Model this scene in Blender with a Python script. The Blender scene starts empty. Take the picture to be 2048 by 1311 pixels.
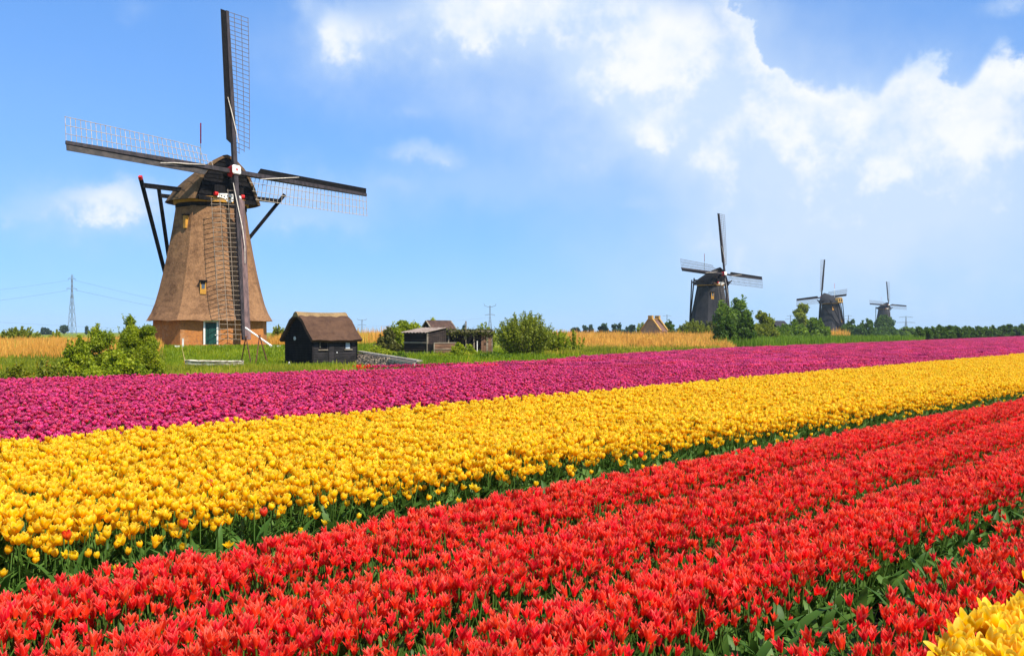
import bpy, math, random
import numpy as np
from mathutils import Vector, Matrix, Euler

random.seed(7)
RNG = np.random.default_rng(11)
R = math.radians
scene = bpy.context.scene
col = scene.collection

# ------------------------------------------------------------------ camera
EYE, F, CX, HY = 1.65, 1800.0, 1024.0, 664.0
cam_d = bpy.data.cameras.new('camera')
cam = bpy.data.objects.new('camera', cam_d)
col.objects.link(cam)
scene.camera = cam
cam.location = (0, 0, EYE)
cam.rotation_euler = (R(90), 0, 0)
cam_d.sensor_width = 36.0
cam_d.lens = 36.0 * F / 2048.0
cam_d.shift_y = 8.5 / 2048.0
cam_d.clip_start = 0.1
cam_d.clip_end = 20000.0

# ------------------------------------------------------------------ sun + sky
SUN_AZ, SUN_EL = 45.0, 50.0        # to the right of straight behind the camera
sdir = Vector((math.sin(R(SUN_AZ)) * math.cos(R(SUN_EL)), -math.cos(R(SUN_AZ)) * math.cos(R(SUN_EL)), math.sin(R(SUN_EL))))
sun_d = bpy.data.lights.new('sun', 'SUN')
sun_d.energy = 5.0
sun_d.angle = R(0.5)
sun_d.color = (1.0, 0.95, 0.86)
sun = bpy.data.objects.new('sun', sun_d)
col.objects.link(sun)
sun.rotation_euler = (-sdir).to_track_quat('-Z', 'Y').to_euler()
sun.location = sdir * 50

scene.view_settings.view_transform = 'Standard'
scene.view_settings.look = 'None'
scene.view_settings.exposure = 0.58
scene.view_settings.gamma = 1.0
scene.view_settings.use_curve_mapping = False
try:
    scene.cycles.use_denoising = True
    scene.cycles.max_bounces = 7
    scene.cycles.diffuse_bounces = 3
    scene.cycles.glossy_bounces = 2
    scene.cycles.transmission_bounces = 4
    scene.cycles.volume_bounces = 0
    scene.cycles.transparent_max_bounces = 8
except Exception:
    pass


class NT:
    """small helper to write node trees"""
    def __init__(self, tree):
        self.t = tree
        self.n = tree.nodes
        self.n.clear()

    def add(self, kind, **kw):
        nd = self.n.new(kind)
        for k, v in kw.items():
            setattr(nd, k, v)
        return nd

    def link(self, a, b):
        self.t.links.new(a, b)

    def put(self, sock, v):
        if isinstance(v, bpy.types.NodeSocket):
            self.link(v, sock)
        else:
            sock.default_value = v

    def math(self, op, a, b=0.0, c=None, clamp=False):
        nd = self.add('ShaderNodeMath', operation=op, use_clamp=clamp)
        self.put(nd.inputs[0], a)
        self.put(nd.inputs[1], b)
        if c is not None:
            self.put(nd.inputs[2], c)
        return nd.outputs[0]

    def smooth(self, x, lo, hi, olo=0.0, ohi=1.0):
        nd = self.add('ShaderNodeMapRange', interpolation_type='SMOOTHSTEP')
        self.put(nd.inputs['Value'], x)
        self.put(nd.inputs['From Min'], lo)
        self.put(nd.inputs['From Max'], hi)
        self.put(nd.inputs['To Min'], olo)
        self.put(nd.inputs['To Max'], ohi)
        return nd.outputs[0]

    def mix(self, fac, a, b, blend='MIX'):
        nd = self.add('ShaderNodeMix', data_type='RGBA', blend_type=blend)
        self.put(nd.inputs[0], fac)
        self.put(nd.inputs[6], a)
        self.put(nd.inputs[7], b)
        return nd.outputs[2]

    def noise(self, vec, scale, detail=3.0, rough=0.55, dist=0.0):
        nd = self.add('ShaderNodeTexNoise')
        if vec is not None:
            self.link(vec, nd.inputs['Vector'])
        nd.inputs['Scale'].default_value = scale
        nd.inputs['Detail'].default_value = detail
        nd.inputs['Roughness'].default_value = rough
        nd.inputs['Distortion'].default_value = dist
        return nd.outputs['Fac']


def build_world():
    w = bpy.data.worlds.new('World')
    scene.world = w
    w.use_nodes = True
    t = NT(w.node_tree)
    sky = t.add('ShaderNodeTexSky', sky_type='NISHITA', sun_disc=False)
    sky.sun_elevation = R(SUN_EL)
    sky.sun_rotation = R(180.0 - SUN_AZ)
    sky.altitude = 0.0
    sky.air_density = 1.0
    sky.dust_density = 0.0
    sky.ozone_density = 2.0
    co = t.add('ShaderNodeTexCoord').outputs['Generated']
    nrm = t.add('ShaderNodeVectorMath', operation='NORMALIZE')
    t.link(co, nrm.inputs[0])
    d = nrm.outputs[0]
    sep = t.add('ShaderNodeSeparateXYZ')
    t.link(d, sep.inputs[0])
    az = t.math('ARCTAN2', sep.outputs[0], sep.outputs[1])
    el = t.math('ARCSINE', sep.outputs[2])
    az = t.math('MULTIPLY', az, 180 / math.pi)
    el = t.math('MULTIPLY', el, 180 / math.pi)
    n1 = t.noise(d, 7.0, 5.0, 0.55)
    n2 = t.noise(d, 24.0, 7.0, 0.62)
    n3 = t.noise(d, 3.0, 3.0, 0.5)

    def azel(px, py):
        x, z = (px - CX) / F, (HY - py) / F
        return math.degrees(math.atan(x)), math.degrees(math.atan(z / math.sqrt(1 + x * x)))

    nd1 = t.math('SUBTRACT', n1, 0.5)
    nd2 = t.math('SUBTRACT', n2, 0.5)
    # warp so that cloud outlines billow
    azw = t.math('ADD', az, t.math('MULTIPLY', nd1, 9.0))
    elw = t.math('ADD', el, t.math('ADD', t.math('MULTIPLY', nd2, 3.2), t.math('MULTIPLY', nd1, 3.0)))

    def blob(px, py, rx, ry, amp, soft=True):
        a0, e0 = azel(px, py)
        ra = math.degrees(rx / F) * 0.92
        re = math.degrees(ry / F) * 0.92
        u = t.math('MULTIPLY', t.math('SUBTRACT', azw, a0), 1 / ra)
        v = t.math('MULTIPLY', t.math('SUBTRACT', elw, e0), 1 / re)
        r2 = t.math('ADD', t.math('MULTIPLY', u, u), t.math('MULTIPLY', v, v))
        return t.math('MULTIPLY', t.math('EXPONENT', t.math('MULTIPLY', r2, -1.0)), amp)

    veil = None
    for b in VEIL_BLOBS:
        x = blob(*b)
        veil = x if veil is None else t.math('ADD', veil, x)
    # broken fair-weather cloud everywhere else round the sky
    inside = t.smooth(t.math('ABSOLUTE', az), 34.0, 48.0, 0.0, 1.0)
    far_c = t.math('MULTIPLY', t.smooth(n3, 0.48, 0.66), t.math('MULTIPLY', inside, t.smooth(el, 1.0, 12.0)))
    veil = t.math('ADD', veil, t.math('MULTIPLY', far_c, 0.7))
    veil = t.math('MULTIPLY', veil, t.math('ADD', 0.62, t.math('MULTIPLY', n2, 0.85)))
    veil = t.smooth(veil, 0.02, 1.75)
    # the crisp cumulus bank: an upper edge that depends on the heading
    fc = t.add('ShaderNodeFloatCurve')
    cur = fc.mapping.curves[0]
    pts = []
    for px, py in CUMULUS_EDGE:
        a, e = azel(px, py)
        pts.append(((a + 60) / 120.0, e / 40.0))
    while len(cur.points) < len(pts):
        cur.points.new(0.5, 0.5)
    for p, q in zip(cur.points, pts):
        p.location = q
        p.handle_type = 'AUTO_CLAMPED'
    fc.mapping.update()
    azk = t.math('ADD', az, t.math('MULTIPLY', nd2, 3.0))
    t.put(fc.inputs['Value'], t.math('MULTIPLY', t.math('ADD', azk, 60.0), 1 / 120.0, clamp=True))
    edge = t.math('MULTIPLY', fc.outputs[0], 40.0)
    depth = t.math('SUBTRACT', edge, t.math('ADD', el, t.math('MULTIPLY', nd2, 3.6)))
    crisp = t.smooth(depth, -0.1, 1.0)
    fade = t.smooth(depth, 0.6, 8.5, 0.98, 0.22)
    low = t.smooth(el, 3.0, 10.0)
    crisp = t.math('MULTIPLY', t.math('MULTIPLY', crisp, fade), low)
    crisp = t.math('MULTIPLY', crisp, t.smooth(az, 8.5, 15.0))
    crisp = t.math('MULTIPLY', crisp, t.math('ADD', 0.72, t.math('MULTIPLY', n1, 0.55)), clamp=True)
    thin = None                 # thin high veil, paler blue
    for b in THIN_BLOBS:
        x = blob(*b)
        thin = x if thin is None else t.math('ADD', thin, x)
    thin = t.math('ADD', thin, t.math('MULTIPLY', inside, 0.25))
    thin = t.math('MULTIPLY', thin, t.math('ADD', 0.55, t.math('MULTIPLY', n1, 0.9)), clamp=True)
    body = t.math('MAXIMUM', veil, crisp)
    mask = t.math('SUBTRACT', 1.0, t.math('MULTIPLY', t.math('SUBTRACT', 1.0, body), t.math('SUBTRACT', 1.0, thin)))
    mask = t.math('MULTIPLY', mask, 0.96)
    shade = t.math('ADD', t.math('MULTIPLY', body, 0.7), t.math('ADD', t.math('MULTIPLY', nd2, 1.5), t.math('MULTIPLY', nd1, 1.3)))
    ccol = t.mix(t.smooth(shade, 0.18, 1.05), (0.44, 0.54, 0.68, 1), (0.68, 0.69, 0.69, 1))
    hsv = t.add('ShaderNodeHueSaturation')
    hsv.inputs['Saturation'].default_value = SKY_SAT
    hsv.inputs['Value'].default_value = 1.0
    gm = t.add('ShaderNodeGamma')          # the photograph holds back the bright horizon
    gm.inputs['Gamma'].default_value = 0.5
    t.link(sky.outputs[0], gm.inputs['Color'])
    t.link(gm.outputs[0], hsv.inputs['Color'])
    tint = t.mix(1.0, hsv.outputs[0], SKY_TINT, 'MULTIPLY')
    b1 = t.add('ShaderNodeBackground')
    b1.inputs[1].default_value = SKY_STRENGTH
    t.link(tint, b1.inputs[0])
    b2 = t.add('ShaderNodeBackground')
    b2.inputs[1].default_value = 1.0
    t.link(ccol, b2.inputs[0])
    mx = t.add('ShaderNodeMixShader')
    t.link(mask, mx.inputs[0])
    t.link(b1.outputs[0], mx.inputs[1])
    t.link(b2.outputs[0], mx.inputs[2])
    out = t.add('ShaderNodeOutputWorld')
    t.link(mx.outputs[0], out.inputs[0])


SKY_STRENGTH = 0.10
SKY_SAT = 1.0
SKY_TINT = (0.80, 1.60, 2.90, 1)
VEIL_BLOBS = [  # px, py, rx, ry, amplitude: cloud patches by heading and height
    (690, 85, 75, 60, 1.3), (640, 55, 45, 50, 0.6), (575, 0, 36, 60, 0.75), (920, 40, 180, 80, 1.6), (1180, 20, 220, 70, 1.35),
    (1160, 170, 90, 70, 1.15), (1320, 255, 75, 55, 1.1), (1390, 90, 130, 90, 1.35), (1290, 120, 90, 60, 0.9), (1560, 250, 190, 80, 1.0),
    (1820, 290, 200, 80, 0.95), (1990, 240, 120, 90, 1.0), (1430, 350, 50, 70, 0.75), (1790, 350, 90, 50, 0.8), (1610, 370, 70, 40, 0.5), (1970, 380, 70, 45, 0.6),
    (860, 318, 90, 26, 0.85), (800, 300, 40, 24, 0.5), (205, 410, 110, 40, 1.5), (240, 380, 46, 26, 0.5), (610, 365, 70, 34, 0.7), (640, 430, 120, 26, 0.5), (838, 218, 45, 20, 0.5), (770, 372, 50, 26, 0.5),
    (1250, 415, 70, 22, 0.5), (1560, 395, 60, 20, 0.45), (290, 10, 50, 30, 0.4), (2030, 5, 60, 22, 0.8), (30, 430, 50, 16, 0.4)]
THIN_BLOBS = [(1000, 60, 330, 170, 0.62), (1330, 180, 300, 170, 0.80), (1700, 330, 420, 190, 0.85), (1950, 480, 420, 160, 0.5), (1450, 520, 420, 130, 0.25),
              (640, 400, 260, 70, 0.30), (200, 430, 170, 60, 0.28), (930, 370, 170, 50, 0.25), (640, 120, 120, 80, 0.3), (100, 330, 420, 260, 0.10), (1024, 640, 1400, 110, 0.22)]
CUMULUS_EDGE = [(-600, 300), (300, 300), (1180, 60), (1290, -60), (1400, -90), (1465, -10), (1492, 18), (1515, 75), (1548, 118), (1580, 150), (1640, 150), (1690, 160),
                (1740, 172), (1775, 150), (1790, 125), (1830, 110), (1880, 125), (1930, 150), (1962, 118), (1990, 84), (2030, 82), (2090, 110), (2300, 160), (3500, 300)]
build_world()


# ------------------------------------------------------------------ helpers
def P(px, py, D):
    """point at depth D that the camera sees at photo pixel (px, py)"""
    return Vector(((px - CX) / F * D, D, EYE - (py - HY) / F * D))


def gx(px, D):
    return (px - CX) / F * D


def smooth(x, a, b):
    t = np.clip((np.asarray(x, float) - a) / (b - a), 0, 1)
    return t * t * (3 - 2 * t)


# field layout: the rows run along DV; Q is the signed distance across them
DV = np.array([0.695, 0.719])
NV = np.array([0.719, -0.695])
# far edge of the tulip field (world x, y), from left to right
FAR_EDGE = np.array([(-40.0, -10.0), (-12.7, 22.3), (-4.5, 27.3), (-0.25, 32.8), (4.2, 44.0), (14.1, 62.7), (52.0, 118.0), (147.0, 259.0), (420.0, 640.0)])
STRIP_EDGE = np.array([(-8.0, 27.0), (-5.3, 30.9), (-0.2, 35.7), (1.2, 38.0)])


def edge_y(x):
    return np.interp(x, FAR_EDGE[:, 0], FAR_EDGE[:, 1])


MILL = (-26.23, 78.6)


def ground_z(x, y):
    x = np.asarray(x, float)
    y = np.asarray(y, float)
    t = y - edge_y(x)
    sx = 1 - smooth(x, -11.5, -6.5)
    sx2 = (1 - smooth(x, -5.6, -3.6)) * (1 - smooth(y - (61 - (x + 10.4) * 2.68), -1.4, 0.0))
    sx = np.maximum(sx, sx2)
    low = -0.55 * smooth(t, 1.0, 8.0) * (1 - smooth(y, 58.5, 70)) * sx
    dm = np.hypot((x - MILL[0]) / 1.6, y - MILL[1])
    mound = 0.42 * (1 - smooth(dm, 8.5, 17.0)) * smooth(y, 58, 71)
    left = 0.12 * smooth(y, 60, 72) * (1 - smooth(x, -30, -18))
    back = 0.25 * smooth(y, 80, 95) * (1 - smooth(x, 0, 30)) * (1 - smooth(y, 120, 200))
    dike = 3.0 * smooth(x - 0.16 * y, 60, 100) * smooth(y, 400, 470) * smooth(t, 5, 45)
    ripple = 0.05 * np.sin(x * 0.55 + 1.3 * np.sin(y * 0.31)) * np.sin(y * 0.47) * smooth(t, 2, 10)
    return low + np.maximum(mound, left) + back * (mound < 0.3) + dike + ripple


def gz(x, y):
    return float(ground_z(x, y))


class MB:
    """collects shapes, then links them as ONE mesh object"""
    def __init__(self):
        self.v, self.f, self.m = [], [], []

    def add(self, verts, faces, mi=0):
        o = len(self.v)
        self.v += [tuple(p) for p in verts]
        self.f += [tuple(o + i for i in f) for f in faces]
        self.m += [mi] * len(faces)
        return self

    def box(self, c, s, rot=None, mi=0, taper=1.0):
        c = Vector(c)
        hx, hy, hz = s[0] / 2, s[1] / 2, s[2] / 2
        vs = []
        for z, k in ((-hz, 1.0), (hz, taper)):
            for x, y in ((-hx, -hy), (hx, -hy), (hx, hy), (-hx, hy)):
                p = Vector((x * k, y * k, z))
                if rot is not None:
                    p = rot @ p
                vs.append(c + p)
        return self.add(vs, [(3, 2, 1, 0), (4, 5, 6, 7), (0, 1, 5, 4), (1, 2, 6, 5), (2, 3, 7, 6), (3, 0, 4, 7)], mi)

    def beam(self, a, b, w, h, up=(0, 0, 1), w2=None, h2=None, mi=0):
        a, b = Vector(a), Vector(b)
        d = (b - a).normalized()
        up = Vector(up)
        if abs(d.dot(up)) > 0.98:
            up = Vector((0, 1, 0)) if abs(d.y) < 0.9 else Vector((1, 0, 0))
        x = d.cross(up).normalized()
        z = x.cross(d).normalized()
        w2 = w if w2 is None else w2
        h2 = h if h2 is None else h2
        vs = []
        for p, ww, hh in ((a, w, h), (b, w2, h2)):
            for sx, sz in ((-1, -1), (1, -1), (1, 1), (-1, 1)):
                vs.append(p + x * (sx * ww / 2) + z * (sz * hh / 2))
        return self.add(vs, [(0, 1, 2, 3)[::-1], (4, 5, 6, 7), (0, 1, 5, 4), (1, 2, 6, 5), (2, 3, 7, 6), (3, 0, 4, 7)], mi)

    def tube(self, pts, radii, n=6, mi=0, cap=True):
        pts = [Vector(p) for p in pts]
        if not isinstance(radii, (list, tuple)):
            radii = [radii] * len(pts)
        vs = []
        for i, p in enumerate(pts):
            d = (pts[min(i + 1, len(pts) - 1)] - pts[max(i - 1, 0)]).normalized()
            u = d.cross(Vector((0, 0, 1)))
            if u.length < 0.05:
                u = d.cross(Vector((0, 1, 0)))
            u.normalize()
            w = d.cross(u)
            for k in range(n):
                a = 2 * math.pi * k / n
                vs.append(p + (u * math.cos(a) + w * math.sin(a)) * radii[i])
        fs = []
        for i in range(len(pts) - 1):
            for k in range(n):
                k2 = (k + 1) % n
                fs.append((i * n + k, i * n + k2, (i + 1) * n + k2, (i + 1) * n + k))
        if cap:
            fs.append(tuple(range(n))[::-1])
            fs.append(tuple((len(pts) - 1) * n + k for k in range(n)))
        return self.add(vs, fs, mi)

    def rings(self, rings, closed=True, cap0=False, cap1=False, mi=0):
        n = len(rings[0])
        vs = [p for r in rings for p in r]
        fs = []
        for i in range(len(rings) - 1):
            for k in range(n if closed else n - 1):
                k2 = (k + 1) % n
                fs.append((i * n + k, i * n + k2, (i + 1) * n + k2, (i + 1) * n + k))
        if cap0:
            fs.append(tuple(range(n))[::-1])
        if cap1:
            fs.append(tuple((len(rings) - 1) * n + k for k in range(n)))
        return self.add(vs, fs, mi)

    def xform(self, M):
        self.v = [tuple(M @ Vector(p)) for p in self.v]
        return self

    def mesh(self, name, mats):
        me = bpy.data.meshes.new(name)
        me.from_pydata(self.v, [], self.f)
        for m in (mats if isinstance(mats, (list, tuple)) else [mats]):
            me.materials.append(m)
        me.polygons.foreach_set('material_index', self.m)
        me.update()
        return me

    def build(self, name, mats, parent=None, smooth_=False, loc=None):
        me = self.mesh(name, mats)
        if smooth_:
            me.polygons.foreach_set('use_smooth', [True] * len(me.polygons))
        return link(name, me, parent, loc)


def link(name, data, parent=None, loc=None):
    o = bpy.data.objects.new(name, data)
    col.objects.link(o)
    if parent is not None:
        o.parent = parent
    if loc is not None:
        o.location = loc
    return o


def tag(o, label=None, cat=None, group=None, kind=None):
    if label:
        o['label'] = label
    if cat:
        o['category'] = cat
    if group:
        o['group'] = group
    if kind:
        o['kind'] = kind
    return o


def thing(name, label, cat, loc=(0, 0, 0), rz=0.0, group=None):
    o = link(name, None)
    o.location = loc
    o.rotation_euler = (0, 0, rz)
    o.empty_display_size = 0.2
    return tag(o, label, cat, group)


def np_mesh(name, verts, faces, mats, attrs=None):
    """verts (N,3), faces (M,k) numpy arrays"""
    me = bpy.data.meshes.new(name)
    nv, nf, k = len(verts), len(faces), faces.shape[1]
    me.vertices.add(nv)
    me.vertices.foreach_set('co', np.ascontiguousarray(verts, dtype=np.float32).ravel())
    me.loops.add(nf * k)
    me.loops.foreach_set('vertex_index', np.ascontiguousarray(faces, dtype=np.int32).ravel())
    me.polygons.add(nf)
    me.polygons.foreach_set('loop_start', np.arange(0, nf * k, k, dtype=np.int32))
    for a, vals in (attrs or {}).items():
        at = me.attributes.new(a, 'FLOAT', 'POINT')
        at.data.foreach_set('value', np.ascontiguousarray(vals, dtype=np.float32))
    for m in (mats if isinstance(mats, (list, tuple)) else [mats]):
        me.materials.append(m)
    me.update(calc_edges=True)
    return me


# ------------------------------------------------------------------ materials
def new_mat(name):
    m = bpy.data.materials.new(name)
    m.use_nodes = True
    return m, NT(m.node_tree)


def finish(t, shader):
    o = t.add('ShaderNodeOutputMaterial')
    t.link(shader, o.inputs[0])


def bsdf(t, colr, rough=0.8, bump=None, strength=0.3, spec=0.3, dist=0.05):
    b = t.add('ShaderNodeBsdfPrincipled')
    t.put(b.inputs['Base Color'], colr)
    t.put(b.inputs['Roughness'], rough)
    b.inputs['Specular IOR Level'].default_value = spec
    if bump is not None:
        bp = t.add('ShaderNodeBump')
        bp.inputs['Strength'].default_value = strength
        bp.inputs['Distance'].default_value = dist
        t.link(bump, bp.inputs['Height'])
        t.link(bp.outputs[0], b.inputs['Normal'])
    return b.outputs[0]


def c4(c):
    return (c[0], c[1], c[2], 1.0)


def mat_plain(name, c1, c2=None, scale=3.0, rough=0.7, stretch=(1, 1, 1), bump=0.2, spec=0.3, contrast=(0.35, 0.65), dist=0.03):
    m, t = new_mat(name)
    co = t.add('ShaderNodeTexCoord').outputs['Object']
    mp = t.add('ShaderNodeMapping')
    mp.inputs['Scale'].default_value = stretch
    t.link(co, mp.inputs[0])
    n = t.noise(mp.outputs[0], scale, 5.0, 0.6)
    c2 = c2 or tuple(x * 0.6 for x in c1)
    rnd = t.add('ShaderNodeObjectInfo').outputs['Random']
    colr = t.mix(t.smooth(n, *contrast), c4(c1), c4(c2))
    h = t.add('ShaderNodeHueSaturation')
    t.link(colr, h.inputs['Color'])
    t.put(h.inputs['Value'], t.math('ADD', 0.86, t.math('MULTIPLY', rnd, 0.28)))
    finish(t, bsdf(t, h.outputs[0], rough, n, bump, spec, dist))
    return m


def mat_thatch(name, light, dark, streak=6.0, moss=None, zlines=0.0):
    m, t = new_mat(name)
    co = t.add('ShaderNodeTexCoord').outputs['Object']
    mp = t.add('ShaderNodeMapping')
    mp.inputs['Scale'].default_value = (1.0, 1.0, 0.16)
    t.link(co, mp.inputs[0])
    fine = t.noise(mp.outputs[0], streak * 3.2, 4.0, 0.7)
    big = t.noise(co, 0.55, 4.0, 0.6, 0.6)
    mid = t.noise(co, 2.6, 4.0, 0.6)
    f = t.math('ADD', t.math('MULTIPLY', fine, 0.45), t.math('ADD', t.math('MULTIPLY', big, 0.35), t.math('MULTIPLY', mid, 0.3)))
    colr = t.mix(t.smooth(f, 0.42, 0.72), c4(light), c4(dark))
    bump = t.math('ADD', fine, t.math('MULTIPLY', mid, 0.6))
    if zlines:
        sep = t.add('ShaderNodeSeparateXYZ')
        t.link(co, sep.inputs[0])
        zz = t.math('ADD', t.math('MULTIPLY', sep.outputs[2], zlines), t.math('MULTIPLY', mid, 1.6))
        saw = t.math('FRACT', zz)
        bump = t.math('ADD', bump, t.math('MULTIPLY', saw, 0.6))
        colr = t.mix(t.math('MULTIPLY', t.smooth(saw, 0.0, 0.3, 1.0, 0.0), t.smooth(big, 0.45, 0.62, 0.05, 0.5)), colr, c4(tuple(x * 0.5 for x in dark)))
    if moss:
        colr = t.mix(t.smooth(big, 0.55, 0.75, 0.0, 0.4), colr, c4(moss))
    finish(t, bsdf(t, colr, 0.95, bump, 0.55, 0.1, 0.08))
    return m


def mat_brick(name, a, b, mortar, scale=1.0):
    m, t = new_mat(name)
    co = t.add('ShaderNodeTexCoord').outputs['Object']
    sep = t.add('ShaderNodeSeparateXYZ')
    t.link(co, sep.inputs[0])
    ang = t.math('MULTIPLY', t.math('ARCTAN2', sep.outputs[0], sep.outputs[1]), 4.5)
    cmb = t.add('ShaderNodeCombineXYZ')
    t.put(cmb.inputs[0], ang)
    t.put(cmb.inputs[1], sep.outputs[2])
    br = t.add('ShaderNodeTexBrick')
    t.link(cmb.outputs[0], br.inputs['Vector'])
    br.inputs['Color1'].default_value = c4(a)
    br.inputs['Color2'].default_value = c4(b)
    br.inputs['Mortar'].default_value = c4(mortar)
    br.inputs['Scale'].default_value = 4.6 * scale
    br.inputs['Mortar Size'].default_value = 0.018
    n = t.noise(co, 0.9, 5.0, 0.65, 0.4)
    n2 = t.noise(co, 5.0, 4.0, 0.65)
    colr = t.mix(t.smooth(n, 0.52, 0.66, 0.0, 0.7), br.outputs[0], c4((0.44, 0.24, 0.11)))
    colr = t.mix(t.smooth(n2, 0.45, 0.75, 0.0, 0.6), colr, c4((0.13, 0.065, 0.035)))
    finish(t, bsdf(t, colr, 0.9, n2, 0.3, 0.2))
    return m


def mat_petal(name, base, tip, low, hue=0.008, val=0.22, trans=0.38, rough=0.48):
    m, t = new_mat(name)
    at = t.add('ShaderNodeAttribute', attribute_name='along').outputs['Fac']
    rnd = t.add('ShaderNodeObjectInfo').outputs['Random']
    c = t.mix(t.smooth(at, 0.0, 0.22), c4(low), c4(base))
    c = t.mix(t.smooth(at, 0.7, 1.0), c, c4(tip))
    h = t.add('ShaderNodeHueSaturation')
    t.link(c, h.inputs['Color'])
    t.put(h.inputs['Value'], t.math('ADD', 1.0 - val * 0.6, t.math('MULTIPLY', rnd, val)))
    t.put(h.inputs['Hue'], t.math('ADD', 0.5 - hue, t.math('MULTIPLY', t.math('FRACT', t.math('MULTIPLY', rnd, 7.31)), 2 * hue)))
    b = bsdf(t, h.outputs[0], rough, None, 0, 0.18)
    tr = t.add('ShaderNodeBsdfTranslucent')
    t.link(h.outputs[0], tr.inputs[0])
    mx = t.add('ShaderNodeMixShader')
    mx.inputs[0].default_value = trans
    t.link(b, mx.inputs[1])
    t.link(tr.outputs[0], mx.inputs[2])
    finish(t, mx.outputs[0])
    return m


def mat_leaf(name, a, b, trans=0.3, rough=0.5, attr='tint', c=None, spec=0.25):
    """foliage: each leaf or clump carries its own tint between the colours a and b (c = a rarer third colour)"""
    m, t = new_mat(name)
    at = t.add('ShaderNodeAttribute', attribute_name=attr).outputs['Fac']
    colr = t.mix(at, c4(a), c4(b))
    if c:
        colr = t.mix(t.smooth(at, 0.86, 0.95), colr, c4(c))
    bs = bsdf(t, colr, rough, None, 0, spec)
    tr = t.add('ShaderNodeBsdfTranslucent')
    t.link(colr, tr.inputs[0])
    mx = t.add('ShaderNodeMixShader')
    mx.inputs[0].default_value = trans
    t.link(bs, mx.inputs[1])
    t.link(tr.outputs[0], mx.inputs[2])
    finish(t, mx.outputs[0])
    return m


M = {}
M['thatch'] = mat_thatch('thatch_brown', (0.335, 0.175, 0.083), (0.115, 0.056, 0.028), zlines=1.9)
M['thatch_cap'] = mat_thatch('thatch_cap', (0.20, 0.115, 0.055), (0.075, 0.044, 0.025), moss=(0.10, 0.10, 0.03))
M['thatch_shed'] = mat_thatch('thatch_shed', (0.12, 0.064, 0.038), (0.042, 0.022, 0.015))
M['thatch_ridge'] = mat_thatch('thatch_ridge', (0.34, 0.22, 0.10), (0.16, 0.10, 0.05))
M['thatch_grey'] = mat_thatch('thatch_grey', (0.046, 0.044, 0.047), (0.020, 0.019, 0.021))
M['thatch_dark'] = mat_thatch('thatch_dark', (0.018, 0.017, 0.017), (0.008, 0.0075, 0.0075))
M['brick'] = mat_brick('brick_orange', (0.52, 0.18, 0.034), (0.40, 0.125, 0.026), (0.36, 0.21, 0.09))
M['black_wood'] = mat_plain('black_wood', (0.014, 0.012, 0.012), (0.006, 0.0055, 0.0055), 4.0, 0.8, (1, 1, 0.3), spec=0.08)
M['stock'] = mat_plain('stock_wood', (0.045, 0.032, 0.034), (0.014, 0.011, 0.012), 5.0, 0.7, (1, 1, 0.25))
M['stock_worn'] = mat_plain('stock_worn', (0.18, 0.105, 0.095), (0.075, 0.045, 0.042), 4.0, 0.6, (1, 1, 0.2))
M['board'] = mat_plain('windboard_black', (0.010, 0.009, 0.009), (0.005, 0.0045, 0.0045), 3.0, 0.8, spec=0.08)
M['board_brown'] = mat_plain('windboard_brown', (0.055, 0.042, 0.034), (0.020, 0.016, 0.014), 2.5, 0.65)
M['lattice'] = mat_plain('lattice_wood', (0.46, 0.38, 0.29), (0.30, 0.24, 0.18), 6.0, 0.8)
M['lattice_mid'] = mat_plain('lattice_brown', (0.30, 0.22, 0.155), (0.17, 0.125, 0.085), 6.0, 0.8)
M['lattice_dark'] = mat_plain('lattice_dark', (0.17, 0.14, 0.12), (0.10, 0.08, 0.07), 6.0, 0.8)
M['ochre'] = mat_plain('ochre_paint', (0.60, 0.29, 0.035), (0.42, 0.19, 0.025), 3.0, 0.6)
M['white'] = mat_plain('white_paint', (0.80, 0.78, 0.72), (0.62, 0.59, 0.53), 4.0, 0.6)
M['rope'] = mat_plain('rolled_canvas', (0.72, 0.62, 0.52), (0.5, 0.42, 0.34), 6.0, 0.85)
M['red'] = mat_plain('red_paint', (0.70, 0.012, 0.012), (0.5, 0.01, 0.01), 3.0, 0.5)
M['green_door'] = mat_plain('green_door', (0.012, 0.075, 0.055), (0.008, 0.05, 0.038), 3.0, 0.5)
M['glass'] = mat_plain('window_glass', (0.10, 0.13, 0.16), (0.05, 0.07, 0.09), 2.0, 0.12, spec=0.6)
M['shed_wood'] = mat_plain('shed_boards', (0.034, 0.028, 0.028), (0.011, 0.010, 0.010), 4.0, 0.75, (0.3, 0.3, 1.5))
M['shack_wood'] = mat_plain('shack_boards', (0.045, 0.030, 0.022), (0.018, 0.012, 0.010), 4.0, 0.8, (0.3, 0.3, 1.5))
M['plank_brown'] = mat_plain('brown_planks', (0.20, 0.105, 0.06), (0.11, 0.055, 0.032), 4.0, 0.8, (0.3, 0.3, 1.5))
M['grey_wood'] = mat_plain('grey_weathered_wood', (0.30, 0.24, 0.17), (0.15, 0.115, 0.08), 4.0, 0.85, (0.3, 0.3, 1.5))
M['roof_brown'] = mat_plain('barn_roof', (0.10, 0.052, 0.034), (0.05, 0.027, 0.02), 3.5, 0.85)
M['corrugated'] = mat_plain('corrugated_sheet', (0.30, 0.235, 0.19), (0.17, 0.12, 0.09), 2.5, 0.8)
M['stone'] = mat_plain('stones', (0.20, 0.155, 0.115), (0.075, 0.055, 0.042), 5.0, 0.9)
M['stone_tan'] = mat_plain('stones_tan', (0.33, 0.25, 0.17), (0.17, 0.12, 0.085), 5.0, 0.9)
M['concrete'] = mat_plain('concrete', (0.40, 0.34, 0.27), (0.24, 0.20, 0.16), 4.0, 0.9)
M['hut_wall'] = mat_plain('hut_masonry', (0.40, 0.27, 0.13), (0.24, 0.19, 0.13), 1.4, 0.9)
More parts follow.
